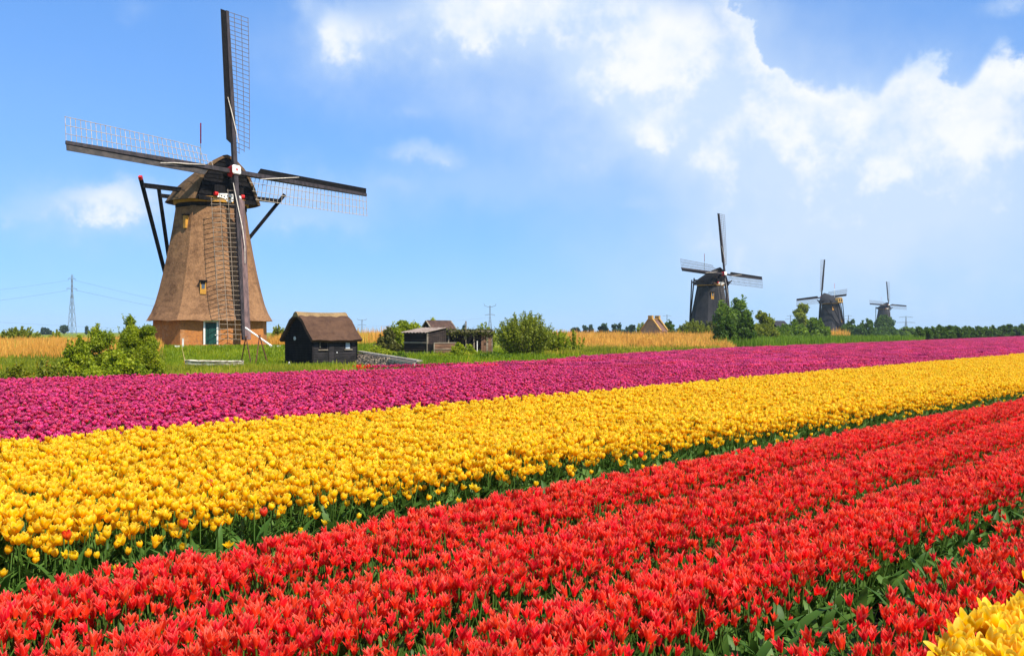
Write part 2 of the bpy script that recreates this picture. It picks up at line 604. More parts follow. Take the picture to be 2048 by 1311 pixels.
M['hut_brick'] = mat_plain('hut_yellow_brick', (0.46, 0.27, 0.06), (0.33, 0.18, 0.05), 2.0, 0.9)
M['hut_roof'] = mat_plain('hut_tiles', (0.17, 0.085, 0.06), (0.10, 0.055, 0.045), 2.0, 0.8)
M['rust'] = mat_plain('rusty_iron', (0.16, 0.06, 0.028), (0.05, 0.022, 0.014), 7.0, 0.8)
M['steel'] = mat_plain('galvanised_steel', (0.16, 0.19, 0.22), (0.12, 0.14, 0.16), 0.3, 0.5)
M['bark'] = mat_plain('bark', (0.085, 0.065, 0.045), (0.04, 0.03, 0.022), 5.0, 0.9)
M['soil'] = mat_plain('bed_soil', (0.035, 0.028, 0.018), (0.018, 0.014, 0.010), 6.0, 0.95)
M['straw'] = mat_plain('dry_stalk', (0.55, 0.42, 0.16), (0.4, 0.28, 0.10), 5.0, 0.9)

M['pet_red'] = mat_petal('petal_red', (0.94, 0.024, 0.013), (0.98, 0.16, 0.10), (0.85, 0.28, 0.005), 0.006, 0.42, 0.42, 0.42)
M['pet_yel'] = mat_petal('petal_yellow', (1.0, 0.60, 0.001), (1.0, 0.74, 0.06), (0.98, 0.42, 0.001), 0.009, 0.14, 0.52)
M['pet_mag'] = mat_petal('petal_magenta', (0.60, 0.009, 0.085), (0.80, 0.11, 0.26), (0.48, 0.004, 0.040), 0.016, 0.62)
M['pet_org'] = mat_petal('petal_orange', (0.85, 0.16, 0.01), (0.8, 0.05, 0.01), (0.85, 0.4, 0.01))
M['tulip_green'] = mat_leaf('tulip_green', (0.040, 0.100, 0.012), (0.105, 0.20, 0.030), 0.32, 0.5, 'tint', spec=0.22)
M['leaf_light'] = mat_leaf('leaf_light', (0.13, 0.19, 0.006), (0.46, 0.50, 0.018), 0.48, c=(0.40, 0.36, 0.03))
M['leaf_mid'] = mat_leaf('leaf_mid', (0.06, 0.125, 0.006), (0.23, 0.33, 0.016), 0.45)
M['leaf_willow'] = mat_leaf('leaf_willow', (0.12, 0.15, 0.010), (0.36, 0.39, 0.028), 0.45)
M['leaf_olive'] = mat_leaf('leaf_olive', (0.065, 0.075, 0.012), (0.16, 0.15, 0.025), 0.3)
M['leaf_dark'] = mat_leaf('leaf_dark', (0.036, 0.085, 0.008), (0.125, 0.205, 0.018), 0.4)
M['leaf_far'] = mat_leaf('leaf_far', (0.020, 0.050, 0.018), (0.045, 0.085, 0.030), 0.2)
M['leaf_scrub'] = mat_leaf('leaf_scrub', (0.11, 0.15, 0.008), (0.34, 0.33, 0.014), 0.42, c=(0.55, 0.25, 0.03))
M['grass'] = mat_leaf('grass_blades', (0.085, 0.15, 0.002), (0.26, 0.32, 0.004), 0.35, c=(0.45, 0.38, 0.02))
M['sedge'] = mat_leaf('sedge_blades', (0.14, 0.17, 0.008), (0.42, 0.38, 0.02), 0.38, c=(0.6, 0.40, 0.07))
M['reed'] = mat_leaf('reed_stalks', (0.58, 0.265, 0.04), (0.90, 0.50, 0.09), 0.42, c=(0.42, 0.40, 0.05))


def mat_ground():
    m, t = new_mat('meadow_ground')
    co = t.add('ShaderNodeTexCoord').outputs['Object']
    n = t.noise(co, 0.35, 6.0, 0.65)
    n2 = t.noise(co, 4.0, 4.0, 0.65)
    c = t.mix(t.smooth(n, 0.4, 0.62), (0.13, 0.19, 0.004, 1), (0.22, 0.22, 0.008, 1))
    c = t.mix(t.smooth(n2, 0.4, 0.75, 0.0, 0.6), c, (0.06, 0.085, 0.012, 1))
    finish(t, bsdf(t, c, 0.95, n2, 0.5, 0.1))
    return m


M['ground'] = mat_ground()


# ------------------------------------------------------------------ the ground
def axis(*segs):
    out = []
    for a, b, n in segs:
        out += list(np.linspace(a, b, n, endpoint=False))
    out.append(segs[-1][1])
    return np.array(out)


def build_ground():
    xs = axis((-3600, -300, 12), (-300, -70, 24), (-70, 40, 110), (40, 300, 52), (300, 3600, 12))
    ys = axis((-300, -5, 8), (-5, 130, 135), (130, 700, 60), (700, 4200, 14))
    X, Y = np.meshgrid(xs, ys)
    Z = ground_z(X, Y)
    v = np.stack([X.ravel(), Y.ravel(), Z.ravel()], 1)
    nx, ny = len(xs), len(ys)
    i = np.arange(nx * ny).reshape(ny, nx)
    f = np.stack([i[:-1, :-1].ravel(), i[:-1, 1:].ravel(), i[1:, 1:].ravel(), i[1:, :-1].ravel()], 1)
    o = link('ground', np_mesh('ground', v, f, M['ground']))
    tag(o, 'flat green meadow ground reaching to the horizon', kind='structure')
    # dark soil of the flower field, a sheet just above
    pts = [(x, y - 0.3, 0.006) for x, y in FAR_EDGE] + [(420, 200, 0.006), (60, -10, 0.006), (-40, -12, 0.006)]
    b = MB()
    b.add(pts, [tuple(range(len(pts)))[::-1]])
    o = b.build('field_soil', M['soil'])
    tag(o, 'dark soil under the tulip beds', kind='structure')


build_ground()


# ------------------------------------------------------------------ tulips
def petal_mesh(profile, width, zlen, nu, nt, outer, twist=0.0, rng=None, droop=0.0):
    """six petals; profile(t) -> radius, width(t) -> half width; returns verts, quads, along"""
    V, Fc, A = [], [], []
    for k in range(6):
        th0 = math.pi / 3 * k + (rng.uniform(-0.12, 0.12) if rng else 0)
        kk = 1.0 if k % 2 else outer
        op = rng.uniform(0.0, 1.0) if rng else 0.5
        zl = zlen * (rng.uniform(0.84, 1.10) if rng else 1)
        wav = rng.uniform(0, 6.28) if rng else 0
        base = len(V)
        for j in range(nt + 1):
            t = j / nt
            r = profile(t, op) * kk
            w = width(t)
            for i in range(nu + 1):
                u = 2.0 * i / nu - 1
                ph = u * min(w / max(r, 0.006), 1.25)
                rr = r * (1 - 0.10 * u * u * (t > 0.5) + 0.07 * t * math.sin(wav + 2.6 * u + 3.0 * t))
                V.append((rr * math.cos(th0 + ph + twist * t), rr * math.sin(th0 + ph + twist * t), zl * (t - droop * u * u * t)))
                A.append(t + (1 - t) * 0.9 * u ** 4 * min(1, t * 3))  # rims take the tip colour: light through thin petal edges, painted in
        for j in range(nt):
            for i in range(nu):
                a = base + j * (nu + 1) + i
                Fc.append((a, a + 1, a + nu + 2, a + nu + 1))
    return V, Fc, A


def cup(open_):
    def prof(t, op):
        return 0.007 + 0.0172 * math.sin(min(t * 2.1, 1.57)) - 0.008 * (1 - open_) * max(t - 0.5, 0) * 2 + (0.024 * op * op * open_) * max(t - 0.5, 0) * 2

    def wid(t):
        return 0.0192 * max(math.sin(math.pi * (0.12 + 0.85 * t ** 0.85)), 0.12) ** 0.5
    return prof, wid


def lily(open_):
    def prof(t, op):
        return 0.005 + 0.0095 * math.sin(min(t * 2.0, 1.57)) + (0.006 + 0.024 * op * open_) * max(t - 0.40, 0) ** 1.3 * 1.9

    def wid(t):
        return 0.0118 * max(math.sin(math.pi * min(0.14 + 0.84 * t ** 0.9, 1)), 0.0) ** 0.9 + 0.0006
    return prof, wid


def bloom_mesh(name, mat, shape, open_, zlen, seed, lod=0):
    rng = random.Random(seed)
    prof, wid = shape(open_)
    nu, nt = ((4, 6), (2, 4))[lod]
    V, Fc, A = petal_mesh(prof, wid, zlen, nu, nt, 1.1, 0.15, rng, 0.06)
    me = np_mesh(name, np.array(V), np.array(Fc), mat, {'along': A})
    me.polygons.foreach_set('use_smooth', [True] * len(me.polygons))
    return me


def leaf_shape(L, W, az, out, rise, n=5, tint=0.5):
    V, Fc = [], []
    ca, sa = math.cos(az), math.sin(az)
    for j in range(n + 1):
        t = j / n
        r = 0.006 + out * L * t ** 1.6
        z = rise * L * math.sin(min(t * 1.35, 1.6)) * 1.0
        w = W * (math.sin(math.pi * (0.10 + 0.9 * t)) ** 0.8 if t < 1 else 0.02)
        for u in (-1, 0, 1):
            x, y = r - 0.25 * w * abs(u) * 0, w * u
            V.append((x * ca - y * sa, x * sa + y * ca, z + (0.3 * w if u else 0)))
    for j in range(n):
        for i in range(2):
            a = j * 3 + i
            Fc.append((a, a + 1, a + 4, a + 3))
    return V, Fc


def leaf_mesh(name, L, W, out, rise, az=0.0, tint=0.5):
    V, Fc = leaf_shape(L, W, az, out, rise)
    me = np_mesh(name, np.array(V), np.array(Fc), M['tulip_green'], {'tint': [tint] * len(V)})
    me.polygons.foreach_set('use_smooth', [True] * len(me.polygons))
    return me


def stem_mesh(name, h, bend):
    b = MB()
    pts = [(bend * (z / h) ** 2, 0, z) for z in (0, h * 0.5, h)]
    b.tube(pts, [0.0042, 0.0038, 0.0036], 5)
    me = np_mesh(name, np.array(b.v), np.array([f for f in b.f if len(f) == 4]), M['tulip_green'], {'tint': [0.75] * len(b.v)})
    return me


KINDS = {
    # name: petal, shape, stem height, flower length, openness range
    'red': dict(mat='pet_red', shape=lily, h=0.33, z=0.056, op=(0.1, 0.85), L=0.24, W=0.022),
    'yellow': dict(mat='pet_yel', shape=cup, h=0.45, z=0.053, op=(0.0, 1.0), L=0.34, W=0.022),
    'magenta': dict(mat='pet_mag', shape=cup, h=0.43, z=0.051, op=(0.0, 0.6), L=0.32, W=0.022),
}
PROTO = {}
NVAR = 5
for kname, K in KINDS.items():
    rng = random.Random(kname)
    vs = []
    for i in range(NVAR):
        op = K['op'][0] + (K['op'][1] - K['op'][0]) * (i / (NVAR - 1)) ** 1.2
        bend = rng.uniform(-0.03, 0.03)
        h = K['h']
        head = bloom_mesh('flower_head', M[K['mat']], K['shape'], op, K['z'], kname + str(i))
        # lean the head with the stem
        head.transform(Matrix.Translation((bend, 0, h - 0.004)) @ Euler((rng.uniform(-0.2, 0.2), rng.uniform(-0.2, 0.2), rng.uniform(0, 6))).to_matrix().to_4x4())
        stem = stem_mesh('stem', h, bend)
        leaves = []
        for k in range(3):
            leaves.append(leaf_mesh('leaf', K['L'] * rng.uniform(0.8, 1.1), K['W'] * rng.uniform(0.8, 1.2), rng.uniform(0.25, 0.6), rng.uniform(0.85, 1.05), 2.1 * k + rng.uniform(-0.5, 0.5), rng.random()))
        vs.append((head, stem, leaves))
    PROTO[kname] = vs


def joined(name, meshes):
    """one mesh out of several (keeps their point attributes and materials)"""
    V, Fc, mi, mats, al, ti, off = [], [], [], [], [], [], 0
    for me in meshes:
        n = len(me.vertices)
        co = np.empty(n * 3, np.float32)
        me.vertices.foreach_get('co', co)
        fl = np.empty(len(me.polygons) * 4, np.int32)
        me.loops.foreach_get('vertex_index', fl)
        V.append(co.reshape(-1, 3))
        Fc.append(fl.reshape(-1, 4) + off)
        off += n
        mt = me.materials[0]
        if mt not in mats:
            mats.append(mt)
        mi += [mats.index(mt)] * len(me.polygons)
        for nm, acc in (('along', al), ('tint', ti)):
            a = me.attributes.get(nm)
            x = np.zeros(n, np.float32)
            if a is not None:
                a.data.foreach_get('value', x)
            acc.append(x)
    me = np_mesh(name, np.concatenate(V), np.concatenate(Fc), mats, {'along': np.concatenate(al), 'tint': np.concatenate(ti)})
    me.polygons.foreach_set('material_index', np.array(mi, np.int32))
    me.polygons.foreach_set('use_smooth', [True] * len(me.polygons))
    return me


def proto_collection(name, meshes):
    c = bpy.data.collections.new(name)
    for i, me in enumerate(meshes):
        o = bpy.data.objects.new('%s_form_%02d' % (name, i), me)
        c.objects.link(o)
    return c


def instancer(name, coll, pts, rot, scl, idx, label, cat):
    """ONE object that draws the forms of a collection at its points"""
    me = bpy.data.meshes.new(name)
    me.vertices.add(len(pts))
    me.vertices.foreach_set('co', np.ascontiguousarray(pts, np.float32).ravel())
    a = me.attributes.new('turn', 'FLOAT_VECTOR', 'POINT')
    a.data.foreach_set('vector', np.ascontiguousarray(rot, np.float32).ravel())
    a = me.attributes.new('size', 'FLOAT', 'POINT')
    a.data.foreach_set('value', np.ascontiguousarray(scl, np.float32))
    a = me.attributes.new('form', 'INT', 'POINT')
    a.data.foreach_set('value', np.ascontiguousarray(idx, np.int32))
    o = link(name, me)
    tag(o, label, cat, kind='stuff')
    g = bpy.data.node_groups.new(name + '_scatter', 'GeometryNodeTree')
    g.interface.new_socket('Geometry', in_out='INPUT', socket_type='NodeSocketGeometry')
    g.interface.new_socket('Geometry', in_out='OUTPUT', socket_type='NodeSocketGeometry')
    N, Lk = g.nodes, g.links
    gi, go = N.new('NodeGroupInput'), N.new('NodeGroupOutput')
    ci = N.new('GeometryNodeCollectionInfo')
    ci.inputs['Collection'].default_value = coll
    ci.inputs['Separate Children'].default_value = True
    ci.inputs['Reset Children'].default_value = True
    iop = N.new('GeometryNodeInstanceOnPoints')
    iop.inputs['Pick Instance'].default_value = True

    def attr(nm, typ):
        nd = N.new('GeometryNodeInputNamedAttribute')
        nd.data_type = typ
        nd.inputs['Name'].default_value = nm
        return nd.outputs['Attribute']
    Lk.new(gi.outputs[0], iop.inputs['Points'])
    Lk.new(ci.outputs[0], iop.inputs['Instance'])
    Lk.new(attr('form', 'INT'), iop.inputs['Instance Index'])
    e2r = N.new('FunctionNodeEulerToRotation')
    Lk.new(attr('turn', 'FLOAT_VECTOR'), e2r.inputs[0])
    Lk.new(e2r.outputs[0], iop.inputs['Rotation'])
    Lk.new(attr('size', 'FLOAT'), iop.inputs['Scale'])
    Lk.new(iop.outputs[0], go.inputs[0])
    md = o.modifiers.new('scatter', 'NODES')
    md.node_group = g
    return o


def to_px(x, y, z):
    return CX + F * x / y, HY - F * (z - EYE) / y


def jitter_grid(q0, q1, s0, s1, density, rng):
    """points over a rectangle in (q, s) row coordinates"""
    n = int((q1 - q0) * (s1 - s0) * density)
    step = 1 / math.sqrt(density)
    nq, ns = max(int((q1 - q0) / step), 1), max(int((s1 - s0) / step), 1)
    qq, ss = np.meshgrid((np.arange(nq) + 0.5) / nq * (q1 - q0) + q0, (np.arange(ns) + 0.5) / ns * (s1 - s0) + s0)
    qq = qq.ravel() + rng.uniform(-0.55, 0.55, qq.size) * step
    ss = ss.ravel() + rng.uniform(-0.55, 0.55, ss.size) * step
    return qq, ss


def qs_to_xy(q, s):
    return NV[0] * q + DV[0] * s, NV[1] * q + DV[1] * s


def lownoise(a, b, seed, f=1.0):
    r = np.random.default_rng(seed)
    out = 0
    for k in range(6):
        fa, fb, ph = r.uniform(0.4, 2.2) * f, r.uniform(0.4, 2.2) * f, r.uniform(0, 6.28, 2)
        out = out + np.sin(a * fa + ph[0] + 1.5 * np.sin(b * fb * 0.7 + ph[1]))
    return out / 6


def in_view(x, y, margin=0.42):
    return (y > 1.2) & (np.abs(x / np.maximum(y, 0.1)) < CX / F * (1 + margin) + 1.2 / np.maximum(y, 0.3))


def red_points():
    q, s = jitter_grid(-5.14, -1.06, -4.0, 62, 760, RNG)
    x, y = qs_to_xy(q, s)
    k = in_view(x, y)
    q, s, x, y = q[k], s[k], x[k], y[k]
    wob = 0.03 * lownoise(s, s * 0, 3, 1.5)
    keep = np.ones_like(q)
    for g, w, d, sd in ((-4.02, 0.20, 1.0, 5), (-3.0, 0.21, 1.0, 6), (-1.96, 0.29, 1.0, 7)):
        am = d if g > -2.5 else np.clip(0.92 + 0.8 * lownoise(s, q * 0, sd, 2.6), 0.4, 1) * d
        keep *= 1 - am * np.exp(-np.abs((q - g - wob) / w) ** 3)
    keep *= np.clip((q + 4.93 + 0.008 * s) / 0.06, 0, 1)
    keep *= np.where(q > -1.8, 0.46, 1.0)
    keep *= np.clip(0.98 + 0.35 * lownoise(s * 2, q * 3, 9, 2.0), 0.25, 1)
    keep *= np.where(s > 25, np.interp(s, (25, 60), (0.75, 0.4)), 1)
    k = RNG.random(q.size) < keep
    return x[k], y[k], q[k], s[k]


def q_top(s):
    return -9.98 - 0.069 * (s - 2.93)


def yellow_points():
    q, s = jitter_grid(-15.5, -5.10, -6.0, 85, 330, RNG)
    x, y = qs_to_xy(q, s)
    k = in_view(x, y) & (q > q_top(s) + 0.05 * lownoise(s, q, 4, 2)) & (y < edge_y(x) - 1)
    q, s, x, y = q[k], s[k], x[k], y[k]
    keep = np.clip(1.0 + 0.12 * lownoise(s * 2, q * 3, 2, 1.5), 0, 1)
    keep *= np.clip(0.34 + (-5.36 - q) / 0.26, 0.07, 1)
    keep *= np.interp(y, (0, 14, 40, 70), (1, 0.95, 0.62, 0.42))
    k = RNG.random(q.size) < keep
    return x[k], y[k], q[k], s[k]


def yellow_front_points():
    q, s = jitter_grid(-0.965, -0.30, 1.6, 7.0, 480, RNG)
    x, y = qs_to_xy(q, s)
    k = RNG.random(q.size) < np.clip((q + 1.0) / 0.04, 0, 1)
    return x[k], y[k], q[k], s[k]


def magenta_points(q0, q1, s0, s1, dens):
    q, s = jitter_grid(q0, q1, s0, s1, dens, RNG)
    x, y = qs_to_xy(q, s)
    k = in_view(x, y) & (q < q_top(s) - 0.30) & (y < edge_y(x) - 0.15 + 0.12 * lownoise(x * 3, y, 8, 1.2))
    return x[k], y[k], q[k], s[k]


def arrays(n, h0, rng, tilt=0.13, smin=0.84, smax=1.14):
    rot = np.stack([rng.normal(0, tilt, n), rng.normal(0, tilt, n), rng.uniform(0, 6.283, n)], 1)
    return rot, rng.uniform(smin, smax, n), rng.integers(0, NVAR, n)


def place_tulip(kind, i, loc, rot, scl, label, group, petal=None):
    head, stem, leaves = PROTO[kind][i]
    root = link('tulip', None, None, loc)
    root.empty_display_size = 0.1
    root.rotation_euler = rot
    root.scale = (scl, scl, scl)
    tag(root, label, 'tulip', group)
    h = link('flower_head', head, root)
    if petal:
        h.material_slots[0].link = 'OBJECT'
        h.material_slots[0].material = petal
    link('stem', stem, root)
    for lf in leaves[:2]:
        link('leaf', lf, root)
    return root


COLL = {k: proto_collection(k + '_tulip', [joined('tulip_form', [h, s] + l) for h, s, l in PROTO[k]]) for k in KINDS}


def bed(kind, mass_name, mass_label, sets, ind_label, z0=0.006, n_ind=300):
    """the n_ind largest in view as things of their own, the rest as one mass"""
    x, y, rot, scl, idx, zz = [np.concatenate(a) for a in zip(*sets)]
    h = KINDS[kind]['h']
    px, py = to_px(x, np.maximum(y, 0.2), zz + h * scl)
    size = scl / np.maximum(y, 0.2)
    vis = (y > 0.5) & (px > -8) & (px < 2056) & (py < 1325)
    order = np.argsort(-np.where(vis, size, -1))
    pick = order[:n_ind]
    mask = np.ones(len(x), bool)
    mask[pick] = False
    for i in pick:
        lab, group = ind_label(NV[0] * x[i] + NV[1] * y[i])
        place_tulip(kind, int(idx[i]), (x[i], y[i], zz[i]), tuple(rot[i]), float(scl[i]), lab, group)
    instancer(mass_name, COLL[kind], np.stack([x, y, zz], 1)[mask], rot[mask], scl[mask], idx[mask], mass_label, 'tulips')


# red beds in the foreground
x, y, q, s = red_points()
rot, scl, idx = arrays(len(x), 0.33, RNG, 0.2, 0.76, 1.2)
rowd = np.abs(((q + 4.02) + 50 * 1.02) % 1.02 - 0.51)      # 0 in the middle of a row, 0.5 at its edge
scl *= (0.98 + 0.05 * lownoise(x, y, 21, 1.5)) * (1 - 0.36 * np.clip((rowd - 0.2) / 0.3, 0, 1) ** 2)
bed('red', 'red_tulips', 'mass of pointed red tulips in four long rows across the foreground', [(x, y, rot, scl, idx, np.full(len(x), 0.006))],
    n_ind=140, ind_label=lambda q_: ('red tulip with pointed petals in the thin row beside the yellow corner bed', 'tulips of the thin red row by the corner bed') if q_ > -1.9 else
    ('red tulip with pointed petals in the dense red row just beyond the wide green gap', 'tulips of the red row beyond the wide green gap') if q_ > -3.0 else
    ('red tulip with pointed petals at the bottom edge, in the middle red row', 'front tulips of the middle red row') if q_ > -4.0 else
    ('red tulip with pointed petals in the red row next to the yellow band', 'front tulips of the red row next to the yellow band'))
# leaves standing in the gaps between the red rows
q, s = jitter_grid(-5.3, -1.0, -4.0, 40, 46, RNG)
lx, ly = qs_to_xy(q, s)
k = in_view(lx, ly)
lx, ly = lx[k], ly[k]
LEAFC = proto_collection('tulip_leaf_tuft', [joined('leaf_tuft', [leaf_mesh('leaf', 0.20 + 0.03 * j, 0.018 + 0.002 * j, 0.45 + 0.12 * ((j + k) % 4), 0.75, 1.26 * k + j, random.random()) for k in range(5)]) for j in range(NVAR)])
rot, scl, idx = arrays(len(lx), 0, RNG, 0.2, 0.75, 1.2)
instancer('tulip_leaves', LEAFC, np.stack([lx, ly, np.full(len(lx), 0.006)], 1), rot, scl, idx, 'green tulip leaves filling the gaps between the red rows', 'leaves')

# yellow: the long band and the corner of a bed right in front of the camera
x, y, q, s = yellow_points()
rot, scl, idx = arrays(len(x), 0.45, RNG, 0.19, 0.90, 1.2)
low = np.clip((q + 5.75) / 0.5, 0, 1.3)
scl *= 1 - 0.26 * low * RNG.random(len(x)) + 0.05 * lownoise(x, y, 22, 1.2)
x2, y2, q2, s2 = yellow_front_points()
rot2, scl2, idx2 = arrays(len(x2), 0.45, RNG, 0.06, 1.30, 1.42)
scl2 *= 1 + 0.03 * lownoise(x2, y2, 24, 3)
bed('yellow', 'yellow_tulips', 'broad band of yellow tulips between the red rows and the magenta field',
    [(x, y, rot, scl, idx, np.full(len(x), 0.006)), (x2, y2, rot2, scl2, idx2, np.full(len(x2), 0.006))],
    n_ind=100, ind_label=lambda q_: ('large yellow tulip in the corner bed at the bottom right', 'yellow tulips of the corner bed') if q_ > -2 else
    ('yellow tulip on a tall stem at the near left end of the yellow band', 'front yellow tulips of the broad band'))
# leaves under the yellow edge
q, s = jitter_grid(-6.6, -5.15, -4.0, 50, 60, RNG)
lx, ly = qs_to_xy(q, s)
k = in_view(lx, ly)
lx, ly = lx[k], ly[k]
rot, scl, idx = arrays(len(lx), 0, RNG, 0.15, 1.1, 1.55)
instancer('tulip_foliage', LEAFC, np.stack([lx, ly, np.full(len(lx), 0.006)], 1), rot, scl, idx, 'green stems and leaves along the near edge of the yellow band', 'leaves')

# a few off-colour tulips among the yellow ones
for lab, px, py, pet in (('orange tulip at the near edge of the yellow band, far left', 140, 1084, 'pet_org'), ('orange tulip at the near yellow edge, right of the other orange one', 372, 1060, 'pet_org'),
                         ('single red tulip among the yellow ones, far left', 423, 978, 'pet_red'), ('single red tulip among yellow ones near the middle', 530, 1036, 'pet_red'),
                         ('red tulip at the yellow edge above the red rows', 1280, 918, 'pet_red')):
    D = (EYE - 0.47) * F / (py - HY)
    v = P(px, py, D)
    place_tulip('yellow', 1, (v.x, v.y, 0.02), (0.05, -0.08, 1.0), 1.06, lab, 'off-colour tulips in the yellow band', M[pet])

# magenta field: single plants near, small patches of plants farther off
near = magenta_points(-32, -9.9, -18, 40, 235)
kx = near[1] < 30
near = [a[kx] for a in near]
rot, scl, idx = arrays(len(near[0]), 0.43, RNG, 0.17, 0.86, 1.16)
scl *= 1 + 0.05 * lownoise(near[0], near[1], 23, 1.4)
# the strip beyond a green gap near the shed
sx_ = RNG.uniform(-5.4, 0.6, 620)
sy_ = np.interp(sx_, STRIP_EDGE[:, 0], STRIP_EDGE[:, 1]) + RNG.uniform(-0.35, 0.35, 620)
redpart = sx_ < -4.95
sr, ss_, si = arrays(620, 0.43, RNG, 0.12, 0.88, 1.1)
zs = np.full(620, 0.006)
m_ = ~redpart
bed('magenta', 'magenta_tulips', 'mass of magenta tulips in the wide band nearest the yellow one',
    [(near[0], near[1], rot, scl, idx, np.full(len(near[0]), 0.006)), (sx_[m_], sy_[m_], sr[m_], ss_[m_], si[m_], zs[m_])],
    n_ind=60, ind_label=lambda q_: ('closed magenta tulip at the near left end of the magenta band, behind the yellow one', 'front magenta tulips behind the yellow band'))
instancer('red_tulip_strip', COLL['red'], np.stack([sx_, sy_, zs], 1)[redpart], sr[redpart], (ss_ * 1.3)[redpart], si[redpart],
          'short strip of red tulips at the right foot of the black shed', 'tulips')


def far_patch(seed):
    r = random.Random(seed)
    ms = []
    for i in range(56):
        me = bloom_mesh('head', M['pet_mag'], cup, r.uniform(0, 0.6), 0.064, seed * 100 + i, 1)
        me.transform(Matrix.Translation((r.uniform(-0.27, 0.27), r.uniform(-0.27, 0.27), r.uniform(0.37, 0.47))) @ Euler((r.uniform(-0.3, 0.3), r.uniform(-0.3, 0.3), r.uniform(0, 6))).to_matrix().to_4x4() @ Matrix.Scale(r.uniform(1.0, 1.25), 4))
        ms.append(me)
    for i in range(10):
        me = leaf_mesh('leaf', 0.34, 0.03, r.uniform(0.2, 0.6), 1.0, r.uniform(0, 6), r.random())
        me.transform(Matrix.Translation((r.uniform(-0.25, 0.25), r.uniform(-0.25, 0.25), 0)))
        ms.append(me)
    return joined('patch_form', ms)


FARC = proto_collection('magenta_patch', [far_patch(i + 1) for i in range(NVAR)])
fx, fy, q, s = magenta_points(-110, -9.9, -25, 330, 4.6)
k = (fy >= 29.8) & (fy < 300) & (RNG.random(len(fx)) < np.interp(fy, (30, 80, 300), (1, 0.85, 0.6)))
fx, fy = fx[k], fy[k]
rot, scl, idx = arrays(len(fx), 0, RNG, 0.03, 0.92, 1.12)
instancer('far_magenta_tulips', FARC, np.stack([fx, fy, np.full(len(fx), 0.006)], 1), rot, scl, idx,
          'far part of the magenta tulip field running to the hedge', 'tulips')


# ------------------------------------------------------------------ windmills
PROF = [(2.20, 5.42), (2.9, 5.02), (3.7, 4.70), (4.7, 4.42), (6.2, 4.06), (8.0, 3.68), (10.0, 3.30), (11.9, 3.02)]


def prof_r(z):
    return float(np.interp(z, [p[0] for p in PROF], [p[1] for p in PROF]))


def octa(r, z, a0):
    return [Vector((r * math.sin(a0 + math.pi / 4 * k), -r * math.cos(a0 + math.pi / 4 * k), z)) for k in range(8)]


def bar_between(a, b, w, h):
    return MB().beam(a, b, w, h)


